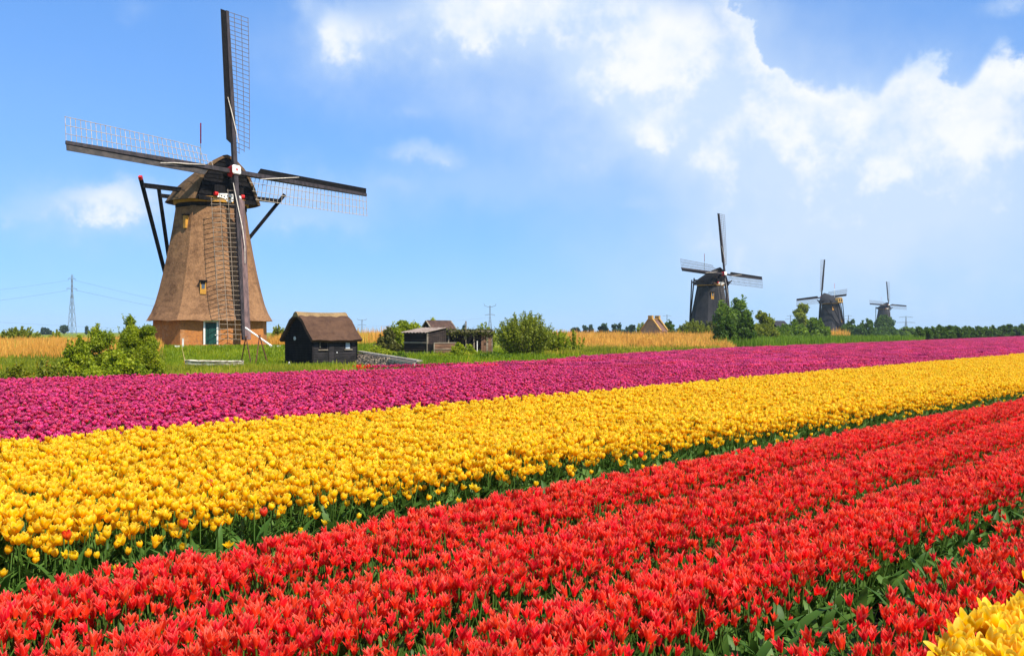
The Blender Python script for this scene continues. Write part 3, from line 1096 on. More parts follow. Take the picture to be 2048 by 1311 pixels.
def build_mill(label, loc, yaw, rot, lean, edge0, body, cap_m, detail, band=True, lengths=(14.0, 14.0, 14.0, 14.0), windows=(), hub_fwd=3.85, tail=True, brick=True):
    """tower on its own axis, the cap and sails turned by yaw (0 = facing -Y)"""
    root = thing('windmill', label, 'windmill', loc, 0, 'four windmills on the polder')
    X = MILLMATS = {'body': M[body], 'cap': M[cap_m]}
    a0 = R(edge0)
    T = Matrix.Rotation(R(yaw), 4, 'Z')
    # tower
    if brick:
        b = MB()
        b.rings([octa(4.92, -0.8, a0), octa(4.86, 2.45, a0)])
        b.build('brick_base', M['brick'], root)
        if detail:
            for k in range(8):          # plinth course, one straight run per side
                p, q_ = octa(4.99, 0.10, a0)[k], octa(4.99, 0.10, a0)[(k + 1) % 8]
                MB().beam(p, q_, 0.16, 0.24).build('plinth_course', M['brick'], root)
    b = MB()
    rings = [octa(5.02, 2.34, a0)]
    for z, r in PROF:
        ring = []
        o8 = octa(r, z, a0)
        for k in range(8):
            for j in range(4):
                p = o8[k].lerp(o8[(k + 1) % 8], j / 4)
                bulge = 0.10 * math.sin(math.pi * j / 4) * (1 if j else 0)
                ring.append(p * (1 + bulge / r) if False else Vector((p.x * (1 + bulge / r), p.y * (1 + bulge / r), p.z + (0.04 * math.sin(k * 5.1 + j * 2.3) if z < 3 else 0))))
        rings.append(ring)
    o8 = octa(5.02, 2.34, a0)
    rings[0] = [o8[k].lerp(o8[(k + 1) % 8], j / 4) for k in range(8) for j in range(4)]
    b.rings(rings, cap1=True)
    b.build('thatched_tower', X['body'], root)
    n = 32
    circ = lambda r, z: [Vector((r * math.cos(2 * math.pi * k / n), r * math.sin(2 * math.pi * k / n), z)) for k in range(n)]
    MB().rings([circ(2.96, 11.85), circ(2.98, 11.9), circ(2.98, 12.25), circ(2.8, 12.26)]).build('dark_band', M['black_wood'], root)
    MB().rings([circ(2.9, 12.2), circ(3.12, 12.22), circ(3.16, 12.66), circ(2.9, 12.7)]).build('curb_ring', M['ochre'] if band else M['black_wood'], root)

    # cap: sections along the axis, front at -y
    prof = [(1.04, -0.06), (1.0, 0.03), (0.93, 0.16), (0.86, 0.33), (0.72, 0.54), (0.52, 0.74), (0.30, 0.89), (0.12, 0.975), (0, 1.0)]
    full = prof + [(-x, y) for x, y in prof[-2::-1]]
    stations = [(-2.75, 3.05, 16.35), (-2.2, 3.22, 16.25), (-1.2, 3.45, 15.95), (0.0, 3.55, 15.45), (1.2, 3.45, 14.9), (2.3, 3.05, 14.3), (3.2, 2.35, 13.75), (3.85, 1.4, 13.3), (4.15, 0.5, 13.0)]
    z0 = 12.55
    rings, inner = [], []
    for y, w, zr in stations:
        rings.append([T @ Vector((w * px_, y, z0 + (zr - z0) * pz)) for px_, pz in full])
        inner.append([T @ Vector(((w - 0.28) * px_, y + (0.0 if y < 0 else -0.1), z0 + (zr - 0.25 - z0) * pz)) for px_, pz in full])
    b = MB()
    b.rings(rings, closed=False)
    b.rings(inner[::-1], closed=False)
    nf = len(full)
    lip = [Vector(p) for p in rings[0]] + [Vector(p) for p in inner[0]]
    b.add(lip, [(i, nf + i, nf + i + 1, i + 1) for i in range(nf - 1)])
    b.build('cap', X['cap'], root)
    # front boarding, set back in the thatch
    y, w, zr = stations[0]
    fr = [T @ Vector(((w - 0.25) * px_, -2.55, z0 + (zr - 0.22 - z0) * pz)) for px_, pz in full]
    MB().add(fr, [tuple(range(nf))]).build('front_boarding', M['black_wood'], root)
    for k in range(9 if detail else 0):
        z = 12.95 + 0.36 * k
        pz = (z - z0) / (zr - 0.22 - z0)
        hw = float(np.interp(pz, [p[1] for p in prof], [p[0] for p in prof])) * (w - 0.42)
        MB().beam(T @ Vector((-hw, -2.60, z)), T @ Vector((hw, -2.60, z)), 0.05, 0.30).build('plank', M['black_wood'], root)
    # box below the shaft, and the white beard with red ends
    MB().box((0, -2.86, 13.25), (2.7, 0.5, 0.75), mi=0).xform(T).build('shaft_box', M['black_wood'], root)
    MB().box((0, -2.72, 12.45), (5.2, 0.22, 0.3), mi=0).xform(T).build('lower_beam', M['black_wood'], root)
    bv = []
    xs_ = np.linspace(-1.12, 1.12, 15)
    for x in xs_:
        bv.append((x, 12.92 + 0.05 * math.cos(x * 2)))
    low = []
    for x in xs_[::-1]:
        low.append((x, 12.62 - 0.42 * math.exp(-(x / 0.38) ** 2) - 0.05 * abs(math.sin(x * 7))))
    pl = bv + low
    b = MB()
    m_ = len(pl)
    b.add([T @ Vector((x, -3.14, z)) for x, z in pl] + [T @ Vector((x, -3.06, z)) for x, z in pl], [tuple(range(m_))[::-1]] + [tuple(m_ + i for i in range(m_))] + [(i, (i + 1) % m_, m_ + (i + 1) % m_, m_ + i) for i in range(m_)])
    beard = b.build('beard', M['white'], root)
    if detail:
        for x, z in ((-0.75, 12.72), (-0.5, 12.68), (-0.3, 12.5), (0.0, 12.42), (0.0, 12.65), (0.28, 12.5), (0.52, 12.7), (0.78, 12.74), (-0.14, 12.3), (0.15, 12.28), (-0.2, 12.76), (0.22, 12.78)):
            MB().box((x, -3.15, z), (0.10, 0.02, 0.09), Matrix.Rotation(0.6, 3, 'Y')).xform(T).build('scroll_mark', M['black_wood'], beard)
    for sx in (-1, 1):
        MB().tube([T @ Vector((sx * 1.08, -3.1, 12.84)), T @ Vector((sx * 1.36, -3.1, 12.86))], 0.17, 8).build('beard_end', M['red'], root)

    # wheel
    t = R(lean)
    H = T @ Vector((0, -hub_fwd, 14.8))
    nrm = (T.to_3x3() @ Vector((0, -math.cos(t), math.sin(t)))).normalized()
    hx = T.to_3x3() @ Vector((1, 0, 0))
    vz = T.to_3x3() @ Vector((0, math.sin(t), math.cos(t)))
    r = R(rot)
    h2 = hx * math.cos(r) - vz * math.sin(r)
    v2 = vz * math.cos(r) + hx * math.sin(r)
    MB().tube([H - nrm * 3.4, H - nrm * 0.1], [0.28, 0.36], 10).build('windshaft', M['black_wood'], root)
    dirs = [(v2, h2), (h2, -v2), (-v2, -h2), (-h2, v2)]       # up, right, down, left: (radial, lattice side)
    # hub block in front of the stocks
    W = Matrix((h2, v2, nrm)).transposed().to_4x4()
    W.translation = H
    hub = MB()
    for z, s, c in ((-0.40, 0.40, 0.12), (0.46, 0.40, 0.12), (0.52, 0.34, 0.10)):
        ring = [(s, -s + c), (s, s - c), (s - c, s), (-s + c, s), (-s, s - c), (-s, -s + c), (-s + c, -s), (s - c, -s)]
        hub.v += [tuple(W @ Vector((x, y_, z))) for x, y_ in ring]
    for i in range(2):
        for k in range(8):
            k2 = (k + 1) % 8
            hub.f.append((i * 8 + k, i * 8 + k2, i * 8 + 8 + k2, i * 8 + 8 + k))
            hub.m.append(1 if i == 0 else 0)
    hub.f.append(tuple(16 + k for k in range(8)))
    hub.m.append(0)
    hubo = hub.build('hub', [M['white'], M['red']], root)
    if detail:
        st = []
        for k in range(16):
            rr = 0.15 if k % 2 == 0 else 0.06
            st.append((rr * math.sin(k * math.pi / 8), rr * math.cos(k * math.pi / 8)))
        MB().add([W @ Vector((x, y_, 0.527)) for x, y_ in st] + [W @ Vector((0, 0, 0.56))], [(i, 16, (i + 1) % 16) for i in range(16)]).build('star', M['red'], hubo)
    stock_off = [0.18, -0.16, 0.18, -0.16]
    bar_w = 0.036 if detail else 0.045
    nb = 32 if detail else 30
    for k, (rd, sd) in enumerate(dirs):
        L = lengths[k]
        off = nrm * stock_off[k]
        worn = detail and k == 2
        # the stock: tapered beam
        b = MB()
        b.beam(H + off, H + off + rd * (L * 0.5), 0.36, 0.36, up=nrm, w2=0.34, h2=0.34)
        b.beam(H + off + rd * (L * 0.5), H + off + rd * L, 0.34, 0.34, up=nrm, w2=0.25, h2=0.2)
        stock = b.build('stock', M['stock'], root)
        # windboard on the leading side
        pitch = R(6)
        bd = -sd * math.cos(pitch) + nrm * math.sin(pitch)
        wv = []
        for rr, wd in ((2.3, 0.10), (2.6, 0.56), (L - 0.02, 0.50)):
            for e0, e1 in ((0.13, 0.0), (0.13 + wd, 0.0)):
                wv.append((rr, e0 if e1 == 0.0 and e0 == 0.13 else e0))
        b = MB()
        fr_, bk_ = [], []
        for rr, e in wv:
            p = H + off + rd * rr + bd * e
            fr_.append(p + nrm * 0.025)
            bk_.append(p - nrm * 0.025)
        vs = fr_ + bk_
        fs = []
        for i in (0, 2):
            fs += [(i, i + 1, i + 3, i + 2), (6 + i, 6 + i + 2, 6 + i + 3, 6 + i + 1), (i + 1, 7 + i, 9 + i, i + 3), (i, i + 2, 8 + i, 6 + i)]
        fs += [(4, 5, 11, 10), (0, 6, 7, 1)]
        b.add(vs, fs)
        sail = b.build('sail', M['stock_worn'] if worn else M['board_brown'] if (detail and k == 3) else M['board'], root)
        # lattice: cross bars and long rails, twisted towards the hub
        lm = M['lattice_mid'] if (detail and k == 2) else M['lattice'] if (detail and k != 0) else M['lattice_dark']

        def twist(rr):
            return R(np.interp(rr, (1.6, 5, 10, 14), (24, 16, 8, 2)))

        def lat(rr, e):
            tw = twist(rr)
            return H + off + rd * rr + (sd * math.cos(tw) - nrm * math.sin(tw)) * e
        joined_b = MB()
        Wd = 2.02
        for i in range(nb):
            rr = 1.75 + (L - 0.03 - 1.75) * i / (nb - 1)
            wd = Wd * min(1.0, (i + 1) / 3.0)
            if detail:
                MB().beam(lat(rr, 0.08), lat(rr, wd + 0.06), bar_w, bar_w, up=nrm).build('lattice_bar', lm, sail)
            else:
                joined_b.beam(lat(rr, 0.08), lat(rr, wd + 0.06), bar_w, bar_w, up=nrm)
        rsteps = np.linspace(0, 1, 9)
        for e, r0 in ((Wd / 3, 1.75), (Wd * 2 / 3, 2.1), (Wd, 2.5)):
            tgt = MB() if detail else joined_b
            for i in range(8):
                ra, rb = r0 - 0.1 + (L - r0 + 0.1) * rsteps[i], r0 - 0.1 + (L - r0 + 0.1) * rsteps[i + 1]
                tgt.beam(lat(ra, e) + nrm * 0.03, lat(rb, e) + nrm * 0.03, bar_w, bar_w, up=nrm)
            if detail:
                tgt.build('lattice_rail', lm, sail)
        if not detail:
            joined_b.build('lattice', lm, sail)
        # rolled canvas crossing the stock
        if k != 3:
            pts = [H + off + nrm * 0.24 + rd * 2.4 + sd * 0.35, H + off + nrm * 0.27 + rd * 3.4 + sd * 0.14, H + off + nrm * 0.27 + rd * 4.9 - sd * 0.16, H + off + nrm * 0.24 + rd * 6.3 - sd * 0.46]
            if k == 2:
                pts = [H + off + nrm * 0.24 + rd * 1.2 + sd * 0.35, H + off + nrm * 0.3 + rd * 3.0 + sd * 0.1, H + off + nrm * 0.3 + rd * 5.0 - sd * 0.25, H + off + nrm * 0.24 + rd * 6.6 - sd * 0.42, H + off + nrm * 0.24 + rd * 8.0 - sd * 0.36]
        else:
            pts = [H + off + nrm * 0.26 + rd * 2.6 + sd * 0.1, H + off + nrm * 0.3 + rd * 4.0 - sd * 0.1, H + off + nrm * 0.3 + rd * 5.2 - sd * 0.22, H + off + nrm * 0.24 + rd * 6.4 - sd * 0.4]
        MB().tube(pts, [0.025, 0.045, 0.045, 0.03, 0.02][:len(pts)], 6).build('rolled_canvas', M['rope'], sail)

    # tail: cross beams through the cap, braces down to the tail pole
    if tail:
        e1 = [T @ Vector((s * 6.35, -0.55, 13.25)) for s in (-1, 1)]
        e2 = [T @ Vector((s * 3.45, 2.6, 13.05)) for s in (-1, 1)]
        tp = T @ Vector((0, 6.3, 1.9))
        MB().beam(e1[0], e1[1], 0.34, 0.36, w2=0.34, h2=0.36).build('cross_beam', M['black_wood'], root)
        MB().beam(e2[0], e2[1], 0.30, 0.32).build('cross_beam', M['black_wood'], root)
        MB().beam(T @ Vector((0, 3.4, 13.2)), T @ Vector((0, 6.6, 1.2)), 0.36, 0.36, w2=0.3, h2=0.3).build('tail_pole', M['black_wood'], root)
        for e, k in ((e1, 1), (e2, 1)):
            for i, s in enumerate((-1, 1)):
                top = e[i] + (e[i] - tp).normalized() * 0.55
                br = MB().beam(top + Vector((0, 0, 0)), tp, 0.26, 0.26).build('brace', M['black_wood'], root)
                d_ = (e[i] - tp).normalized()
                if detail:
                    MB().beam(top + d_ * 0.002, top + d_ * 0.28, 0.27, 0.27).build('brace_tip', M['red'] if (e is e1 and i == 0) else M['black_wood'], br)
    # lightning rod on the cap
    p = T @ Vector((-0.2, 1.6, 14.6))
    rod = MB().tube([p, p + Vector((0, 0, 3.3))], 0.035 if detail else 0.05, 6).build('lightning_rod', M['white'], root)
    MB().tube([p + Vector((0, 0, 3.3)), p + Vector((0, 0, 5.1))], 0.06 if detail else 0.05, 6).build('rod_top', M['red'], rod)
    # small windows let into the thatch, sill boards in ochre
    for az, off_t, z, w, hgt, pane in windows:
        a = R(az)
        rr = prof_r(z) * math.cos(R(22.5)) + 0.02
        slope = math.atan((prof_r(z - 0.5) - prof_r(z + 0.5)) * 0.92)
        Q = Matrix.Rotation(a, 4, 'Z') @ Matrix.Translation((off_t, -rr, z))
        fr = MB().box((0, -0.02, 0), (w, 0.5, hgt), taper=1.0).xform(Q).build('window', M['ochre'], root)
        MB().box((0, -0.06, hgt / 2 + 0.06), (w + 0.16, 0.62, 0.10)).xform(Q).build('window_hood', M['black_wood'], fr)
        if pane:
            MB().box((0.02, -0.275, hgt * 0.10), (w * 0.55, 0.02, hgt * 0.34)).xform(Q).build('pane', M['glass'], fr)
            MB().box((0, -0.275, hgt * 0.38), (w * 0.8, 0.022, hgt * 0.2)).xform(Q).build('painted_recess', M['black_wood'], fr)  # flat black panel on the front paints the shade of a recess
    return root, a0


mz = 0.42
MILL1, a0_ = build_mill('tall brown thatched windmill with brick base, nearest and largest of the four', (MILL[0], MILL[1], mz), 46, 1.93, 9, -11.6, 'thatch', 'thatch_cap', True,
                        lengths=(14.28, 13.84, 14.41, 13.42), windows=((-34, 0.68, 10.5, 0.32, 1.05, False), (11, -0.12, 4.9, 0.46, 1.05, True), (56, 0.12, 7.0, 0.36, 1.4, False)))


def mill_door():
    # door in the base wall that looks along azimuth 11 degrees
    Q = Matrix.Rotation(R(11), 4, 'Z') @ Matrix.Translation((0.55, -4.86 * math.cos(R(22.5)) - 0.06, 0))
    fr = MB()
    fr.box((-0.52, 0, 1.02), (0.14, 0.22, 2.1))
    fr.box((0.52, 0, 1.02), (0.14, 0.22, 2.1))
    fr.box((0, 0, 2.14), (1.18, 0.22, 0.14))
    f = fr.xform(Q).build('door_frame', M['white'], MILL1)
    d = MB().box((0, 0.02, 1.0), (0.9, 0.08, 2.0)).xform(Q).build('door', M['green_door'], MILL1)
    for k in range(4):
        MB().box((-0.33 + 0.22 * k, -0.035, 1.0), (0.20, 0.03, 1.96)).xform(Q).build('plank', M['green_door'], d)
    MB().tube([Q @ Vector((0.36, -0.08, 1.0)), Q @ Vector((0.36, -0.14, 1.0))], 0.04, 8).build('handle', M['white'], d)


mill_door()

D2 = 206.0
build_mill('grey thatched windmill behind the tree clump, second largest, at the right', (gx(1421, D2), D2, 0.0), 38, 3.0, 9, -20, 'thatch_grey', 'thatch_dark', False,
           windows=((-20 + 22.5 + 0, -0.4, 9.9, 0.6, 1.6, True), ), hub_fwd=3.85)
D3 = 331.0
build_mill('dark windmill seen from behind with a pale cream cap back', (gx(1661, D3), D3, -0.2), -147, 6.0, 10, -12, 'thatch_grey', 'thatch_grey', False,
           windows=((-12 + 22.5, -0.8, 10.6, 0.6, 1.4, True), (10, 1.2, 3.4, 0.6, 1.4, True), (55, 0.0, 6.0, 0.6, 1.2, True)))
D4 = 536.0
build_mill('small far windmill, most distant of the four, half hidden by a dark tree', (gx(1767, D4), D4, 3.0), 22, 3.0, 9, -20, 'thatch_grey', 'thatch_dark', False)


def cap_back():
    """cream boarded rear of the third mill's cap with two black panels painting shaded openings"""
    root = bpy.data.objects['windmill.002']
    T = Matrix.Rotation(R(-147), 4, 'Z')
    pl = [(-1.35, 12.6), (1.35, 12.6), (1.4, 13.6), (0.9, 14.5), (-0.9, 14.5), (-1.4, 13.6)]
    b = MB()
    n = len(pl)
    b.add([T @ Vector((x, 4.3, z)) for x, z in pl] + [T @ Vector((x, 3.0, z)) for x, z in pl], [tuple(range(n))] + [(i, n + i, n + (i + 1) % n, (i + 1) % n) for i in range(n)])
    b.build('cap_back', M['hut_brick'], root)
    for x in (-0.55, 0.55):
        MB().box((x, 4.32, 13.5), (0.5, 0.04, 0.9)).xform(T).build('painted_opening', M['black_wood'], root)  # black panel on the closed face stands in for the dark inside


cap_back()


# ------------------------------------------------------------------ buildings beside the mill
def gable_frame(loc, rz):
    return Matrix.Translation(loc) @ Matrix.Rotation(rz, 4, 'Z')


def local_px(root, p):
    w = root.matrix_basis @ Vector(p)
    return CX + F * w.x / w.y, HY - F * (w.z - EYE) / w.y


def build_shed():
    # local frame: x along the long wall, y towards the back; origin at the front corner nearest the camera
    D = 57.5
    c = P(624.5, 731, D)
    zb = c.z
    root = thing('shed', 'black tarred wooden shed with steep brown thatched roof beside the windmill', 'shed', (c.x, c.y, zb), R(44))
    L, Wd, hw, hr = 3.35, 3.35, 1.86, 3.42
    th = 0.0
    # walls behind the boards
    b = MB()
    b.add([(0, 0, 0), (0, Wd, 0), (0, Wd, hw), (0, Wd / 2, hr - 0.12), (0, 0, hw)], [(0, 4, 3, 2, 1)])
    b.add([(L, 0, 0), (L, Wd, 0), (L, Wd, hw), (L, Wd / 2, hr - 0.12), (L, 0, hw)], [(0, 1, 2, 3, 4)])
    b.add([(0, 0, 0), (L, 0, 0), (L, 0, hw), (0, 0, hw)], [(0, 1, 2, 3)])
    b.add([(0, Wd, 0), (L, Wd, 0), (L, Wd, hw), (0, Wd, hw)], [(0, 3, 2, 1)])
    b.build('wall', M['black_wood'], root)
    # boards: long wall (x), leaving the door and two window openings
    nb, bh = 11, 0.163
    for i in range(nb):
        z = 0.05 + bh * (i + 0.5)
        spans = [(0.02, 1.17), (1.64, 3.33)] if i < 9 else [(0.02, 3.33)]
        if 6 <= i <= 9:
            spans = [(0.02, 0.45), (1.05, 1.17), (1.64, 2.42), (2.92, 3.33)] if i < 9 else [(0.02, 0.45), (1.05, 2.42), (2.92, 3.33)]
        for x0, x1 in spans:
            MB().box(((x0 + x1) / 2, -0.028, z), (x1 - x0 - 0.012, 0.035, bh - 0.022), Matrix.Rotation(R(7), 3, 'X')).build('plank', M['shed_wood'], root)
    for x in (0.0, L):
        MB().box((x, -0.035, hw / 2), (0.10, 0.07, hw)).build('corner_post', M['black_wood'], root)
    for i in range(17):         # gable boards
        z = 0.05 + bh * (i + 0.5)
        hwid = Wd / 2 if z < hw else Wd / 2 * (hr - 0.15 - z) / (hr - 0.15 - hw)
        if hwid > 0.12:
            MB().box((-0.028, Wd / 2, z), (0.035, 2 * hwid - 0.03, bh - 0.02), Matrix.Rotation(R(-7), 3, 'Y')).build('plank', M['black_wood'], root)
    # door with its frame
    d = MB().box((1.40, -0.03, 0.80), (0.44, 0.04, 1.5)).build('door', M['black_wood'], root)
    for k in range(4):
        MB().box((1.235 + 0.11 * k, -0.058, 0.80), (0.10, 0.02, 1.48)).build('plank', M['shed_wood'], d)
    MB().box((1.80, -0.075, 0.82), (0.06, 0.03, 0.08)).build('door_latch', M['white'], d)
    # windows: one open and dark, one with a pale pane
    for x0, x1, pane in ((0.45, 1.05, False), (2.42, 2.92, True)):
        f = MB()
        f.box(((x0 + x1) / 2, -0.05, 1.0), (x1 - x0 + 0.12, 0.14, 0.06))
        w_ = f.build('window', M['grey_wood'], root)
        if pane:
            MB().add([(x0 + 0.07, -0.02, 1.06), (x1 - 0.07, -0.02, 1.06), (x1 - 0.10, -0.02, 1.62), (x0 + 0.10, -0.02, 1.62)], [(0, 1, 2, 3)]).build('pane', M['pane_pale'], w_)
            MB().box((x0 + 0.03, -0.04, 1.35), (0.05, 0.05, 0.62)).build('sash', M['black_wood'], w_)
            MB().box((x1 - 0.03, -0.04, 1.35), (0.05, 0.05, 0.62)).build('sash', M['black_wood'], w_)
        else:
            MB().box((x0 + 0.10, -0.03, 1.32), (0.05, 0.05, 0.34)).build('sash', M['grey_wood'], w_)
    MB().tube([(3.13, -0.03, 1.58), (3.13, -0.075, 1.58)], 0.075, 10).build('lamp', M['white'], root)
    MB().tube([(-0.03, 2.05, 1.74), (-0.075, 2.05, 1.74)], 0.13, 10).build('porthole', M['white'], root)
    # thatched roof: two thick slopes, slightly sagging, with a lighter ridge
    ov = 0.22
    hips = 0.0
    prof = [(-0.42, hw - 0.20), (0.25, hw + 0.40), (0.85, hw + 1.08), (Wd / 2, hr)]
    b = MB()
    n = 9
    rings = []
    for j in range(n):
        x = -ov + (L + 2 * ov) * j / (n - 1)
        sag = -0.05 * math.sin(math.pi * j / (n - 1))
        up = [(x, y, z + sag + 0.02 * math.sin(j * 2.1 + y * 3)) for y, z in prof]
        up += [(x, Wd - y, z + sag + 0.02 * math.sin(j * 1.7 + y * 3)) for y, z in prof[-2::-1]]
        lo = [(p[0], p[1] + (0.16 if p[1] < Wd / 2 else -0.16 if p[1] > Wd / 2 else 0), p[2] - 0.14 - (0.1 if p[1] == Wd / 2 else 0)) for p in up]
        rings.append([Vector(p) for p in up + lo[::-1]])
    b.rings(rings, closed=True, cap0=True, cap1=True)
    roof = b.build('roof', M['thatch_shed'], root)
    b = MB()
    rings = []
    for j in range(n):
        x = -ov - 0.02 + (L + 2 * ov + 0.04) * j / (n - 1)
        sag = -0.05 * math.sin(math.pi * j / (n - 1))
        wv = 0.05 * math.sin(j * 2.4)
        rings.append([Vector((x, Wd / 2 + dy, hr + sag + dz)) for dy, dz in ((-0.40 - wv, -0.29), (-0.2, -0.02), (0, 0.07), (0.2, -0.02), (0.40 + wv, -0.29), (0.2, -0.28), (-0.2, -0.28))])
    b.rings(rings, closed=True, cap0=True, cap1=True)
    b.build('ridge', M['thatch_ridge'], roof)
    # footing: brick strip and a white board along the front
    MB().box((0.55, -0.12, -0.06), (1.5, 0.25, 0.16)).build('plinth', M['plank_brown'], root)
    MB().beam((1.25, -0.24, -0.09), (3.5, -0.22, 0.04), 0.10, 0.15).build('base_board', M['white'], root)
    return root


M['pane_pale'] = mat_plain('pale_pane', (0.42, 0.47, 0.50), (0.30, 0.34, 0.37), 2.0, 0.3)
build_shed()


def build_shack():
    D = 62.0
    c = P(854.5, 710, D)
    root = thing('shack', 'dark slatted lean-to shack with rusty corrugated roof and brown plank side', 'shack', (c.x, c.y, gz(c.x, c.y)), R(-35))
    z = 0.0
    W, Dp, hf, hb = 2.11, 2.05, 1.60, 1.90         # front width (towards -x), depth along +y is hidden side; right wall along +x
    # local: front wall from x=-W to 0 at y=0 (turned towards the camera), side wall from x=0 back along y
    b = MB()
    b.add([(-W, 0, 0), (0, 0, 0), (0, 0, hf), (-W, 0, hf)], [(0, 1, 2, 3)])
    b.add([(0, 0, 0), (0, Dp, 0), (0, Dp, hb), (0, 0, hf)], [(0, 1, 2, 3)])
    b.add([(-W, Dp, 0), (-W, 0, 0), (-W, 0, hf), (-W, Dp, hb)], [(0, 1, 2, 3)])
    b.add([(0, Dp, 0), (-W, Dp, 0), (-W, Dp, hb), (0, Dp, hb)], [(0, 1, 2, 3)])
    b.build('wall', M['board'], root)
    for i in range(9):
        zz = 0.08 + i * 0.176
        MB().box((-W / 2, -0.03, zz), (W - 0.02, 0.03, 0.125)).build('slat', M['shack_wood'], root)
    for zz in (0.20, 0.92):
        MB().box((-W / 2, -0.062, zz), (W, 0.03, 0.09)).build('rail', M['grey_wood'], root)
    for i in range(9):
        y = 0.13 + i * 0.222
        MB().box((0.03, y, (hf + (hb - hf) * y / Dp) / 2 - 0.03), (0.03, 0.205, hf + (hb - hf) * y / Dp - 0.08)).build('plank', M['shack_wood'], root)
    MB().box((0.02, -0.02, hf / 2), (0.09, 0.09, hf)).build('corner_post', M['grey_wood'], root)
    # corrugated mono-pitch roof
    b = MB()
    n = 33
    x0, x1, y0, y1 = -W - 0.14, 0.16, -0.2, Dp + 0.1
    top, bot = [], []
    for i in range(n):
        x = x0 + (x1 - x0) * i / (n - 1)
        cz = 0.028 * math.cos(i * math.pi / 2)
        for y, acc in ((y0, top), (y1, top)):
            zz = hf + (hb - hf) * y / Dp + 0.05 + cz
            acc.append((x, y, zz))
    up = [p for p in top]
    dn = [(p[0], p[1], p[2] - 0.02) for p in top]
    m = len(up)
    fs = []
    for i in range(n - 1):
        a = 2 * i
        fs += [(a, a + 2, a + 3, a + 1), (m + a, m + a + 1, m + a + 3, m + a + 2), (a, m + a, m + a + 2, a + 2), (a + 1, a + 3, m + a + 3, m + a + 1)]
    fs += [(0, 1, m + 1, m), (2 * n - 2, m + 2 * n - 2, m + 2 * n - 1, 2 * n - 1)]
    b.add(up + dn, fs)
    b.build('roof', M['corrugated'], root)
    # low brown bin of planks against the side wall
    MB().box((0.33, 1.12, 0.42), (0.5, 2.3, 0.84)).build('bin', M['shack_wood'], root)
    for k in range(4):
        MB().box((0.61, 1.12, 0.12 + 0.205 * k), (0.05, 2.36, 0.19)).build('bin_plank', M['plank_brown'], root)
    for zz in (0.90, 0.46):
        MB().box((0.655, 1.12, zz), (0.04, 2.42, 0.06)).build('rail', M['grey_wood'], root)
    for y in (-0.06, 2.30):
        MB().box((0.66, y, 0.46), (0.05, 0.07, 0.94)).build('post', M['grey_wood'], root)


build_shack()


def build_barn():
    D = 76.0
    c = P(854, 690, D + 1.5) - Matrix.Rotation(R(52), 3, 'Z') @ Vector((-0.77, 1.25, 0))
    root = thing('barn', 'old barn with steep brown boarded roof rising behind the shack', 'barn', (c.x, c.y, gz(c.x, c.y)), R(52))
    g = root.location.z
    L, Wd = 2.75, 2.6
    zr = EYE + (664 - 640.5) * D / F - g
    ze = zr - 1.45
    b = MB()
    x0, x1 = -0.62, L - 0.62
    for x, order in ((x0, (0, 4, 3, 2, 1)), (x1, (0, 1, 2, 3, 4))):
        b.add([(x, 0, 0), (x, Wd, 0), (x, Wd, ze), (x, Wd / 2, zr - 0.08), (x, 0, ze)], [order])
    b.add([(x0, 0, 0), (x1, 0, 0), (x1, 0, ze), (x0, 0, ze)], [(0, 1, 2, 3)])
    b.add([(x0, Wd, 0), (x1, Wd, 0), (x1, Wd, ze), (x0, Wd, ze)], [(0, 3, 2, 1)])
    b.build('wall', M['black_wood'], root)
    b = MB()
    ov = 0.15
    vs = []
    for x in (x0 - ov, x1 + ov):
        vs += [(x, -0.32, ze - 0.32), (x, Wd / 2, zr + 0.02), (x, Wd + 0.32, ze - 0.32), (x, -0.32, ze - 0.42), (x, Wd / 2, zr - 0.08), (x, Wd + 0.32, ze - 0.42)]
    b.add(vs, [(0, 6, 7, 1), (1, 7, 8, 2), (3, 4, 10, 9), (4, 5, 11, 10), (0, 1, 4, 3), (1, 2, 5, 4), (6, 9, 10, 7), (7, 10, 11, 8), (0, 3, 9, 6), (2, 8, 11, 5)])
    roof = b.build('roof', M['roof_brown'], root)
    sl = Vector((0, Wd / 2 + 0.32, zr - ze + 0.34))
    for k in range(15):     # roof boards running down the slope
        x = x0 - ov + (x1 - x0 + 2 * ov) * (k + 0.5) / 15
        a = Vector((x, -0.32, ze - 0.30))
        MB().beam(a, a + sl, 0.19, 0.03, up=(0, -0.7, 0.7)).build('roof_board', M['roof_brown'], roof)
    for s in (0, 1):
        MB().beam((x0 - ov - 0.03, Wd * s - 0.34 * (1 - 2 * s), ze - 0.36), (x0 - ov - 0.03, Wd / 2, zr), 0.06, 0.2, up=(1, 0, 0)).build('barge_board', M['grey_wood'], root)
    MB().beam((x1 + ov + 0.03, -0.34, ze - 0.34), (x1 + ov + 0.03, Wd / 2, zr + 0.03), 0.06, 0.14, up=(1, 0, 0)).build('barge_board', M['grey_wood'], root)


build_barn()


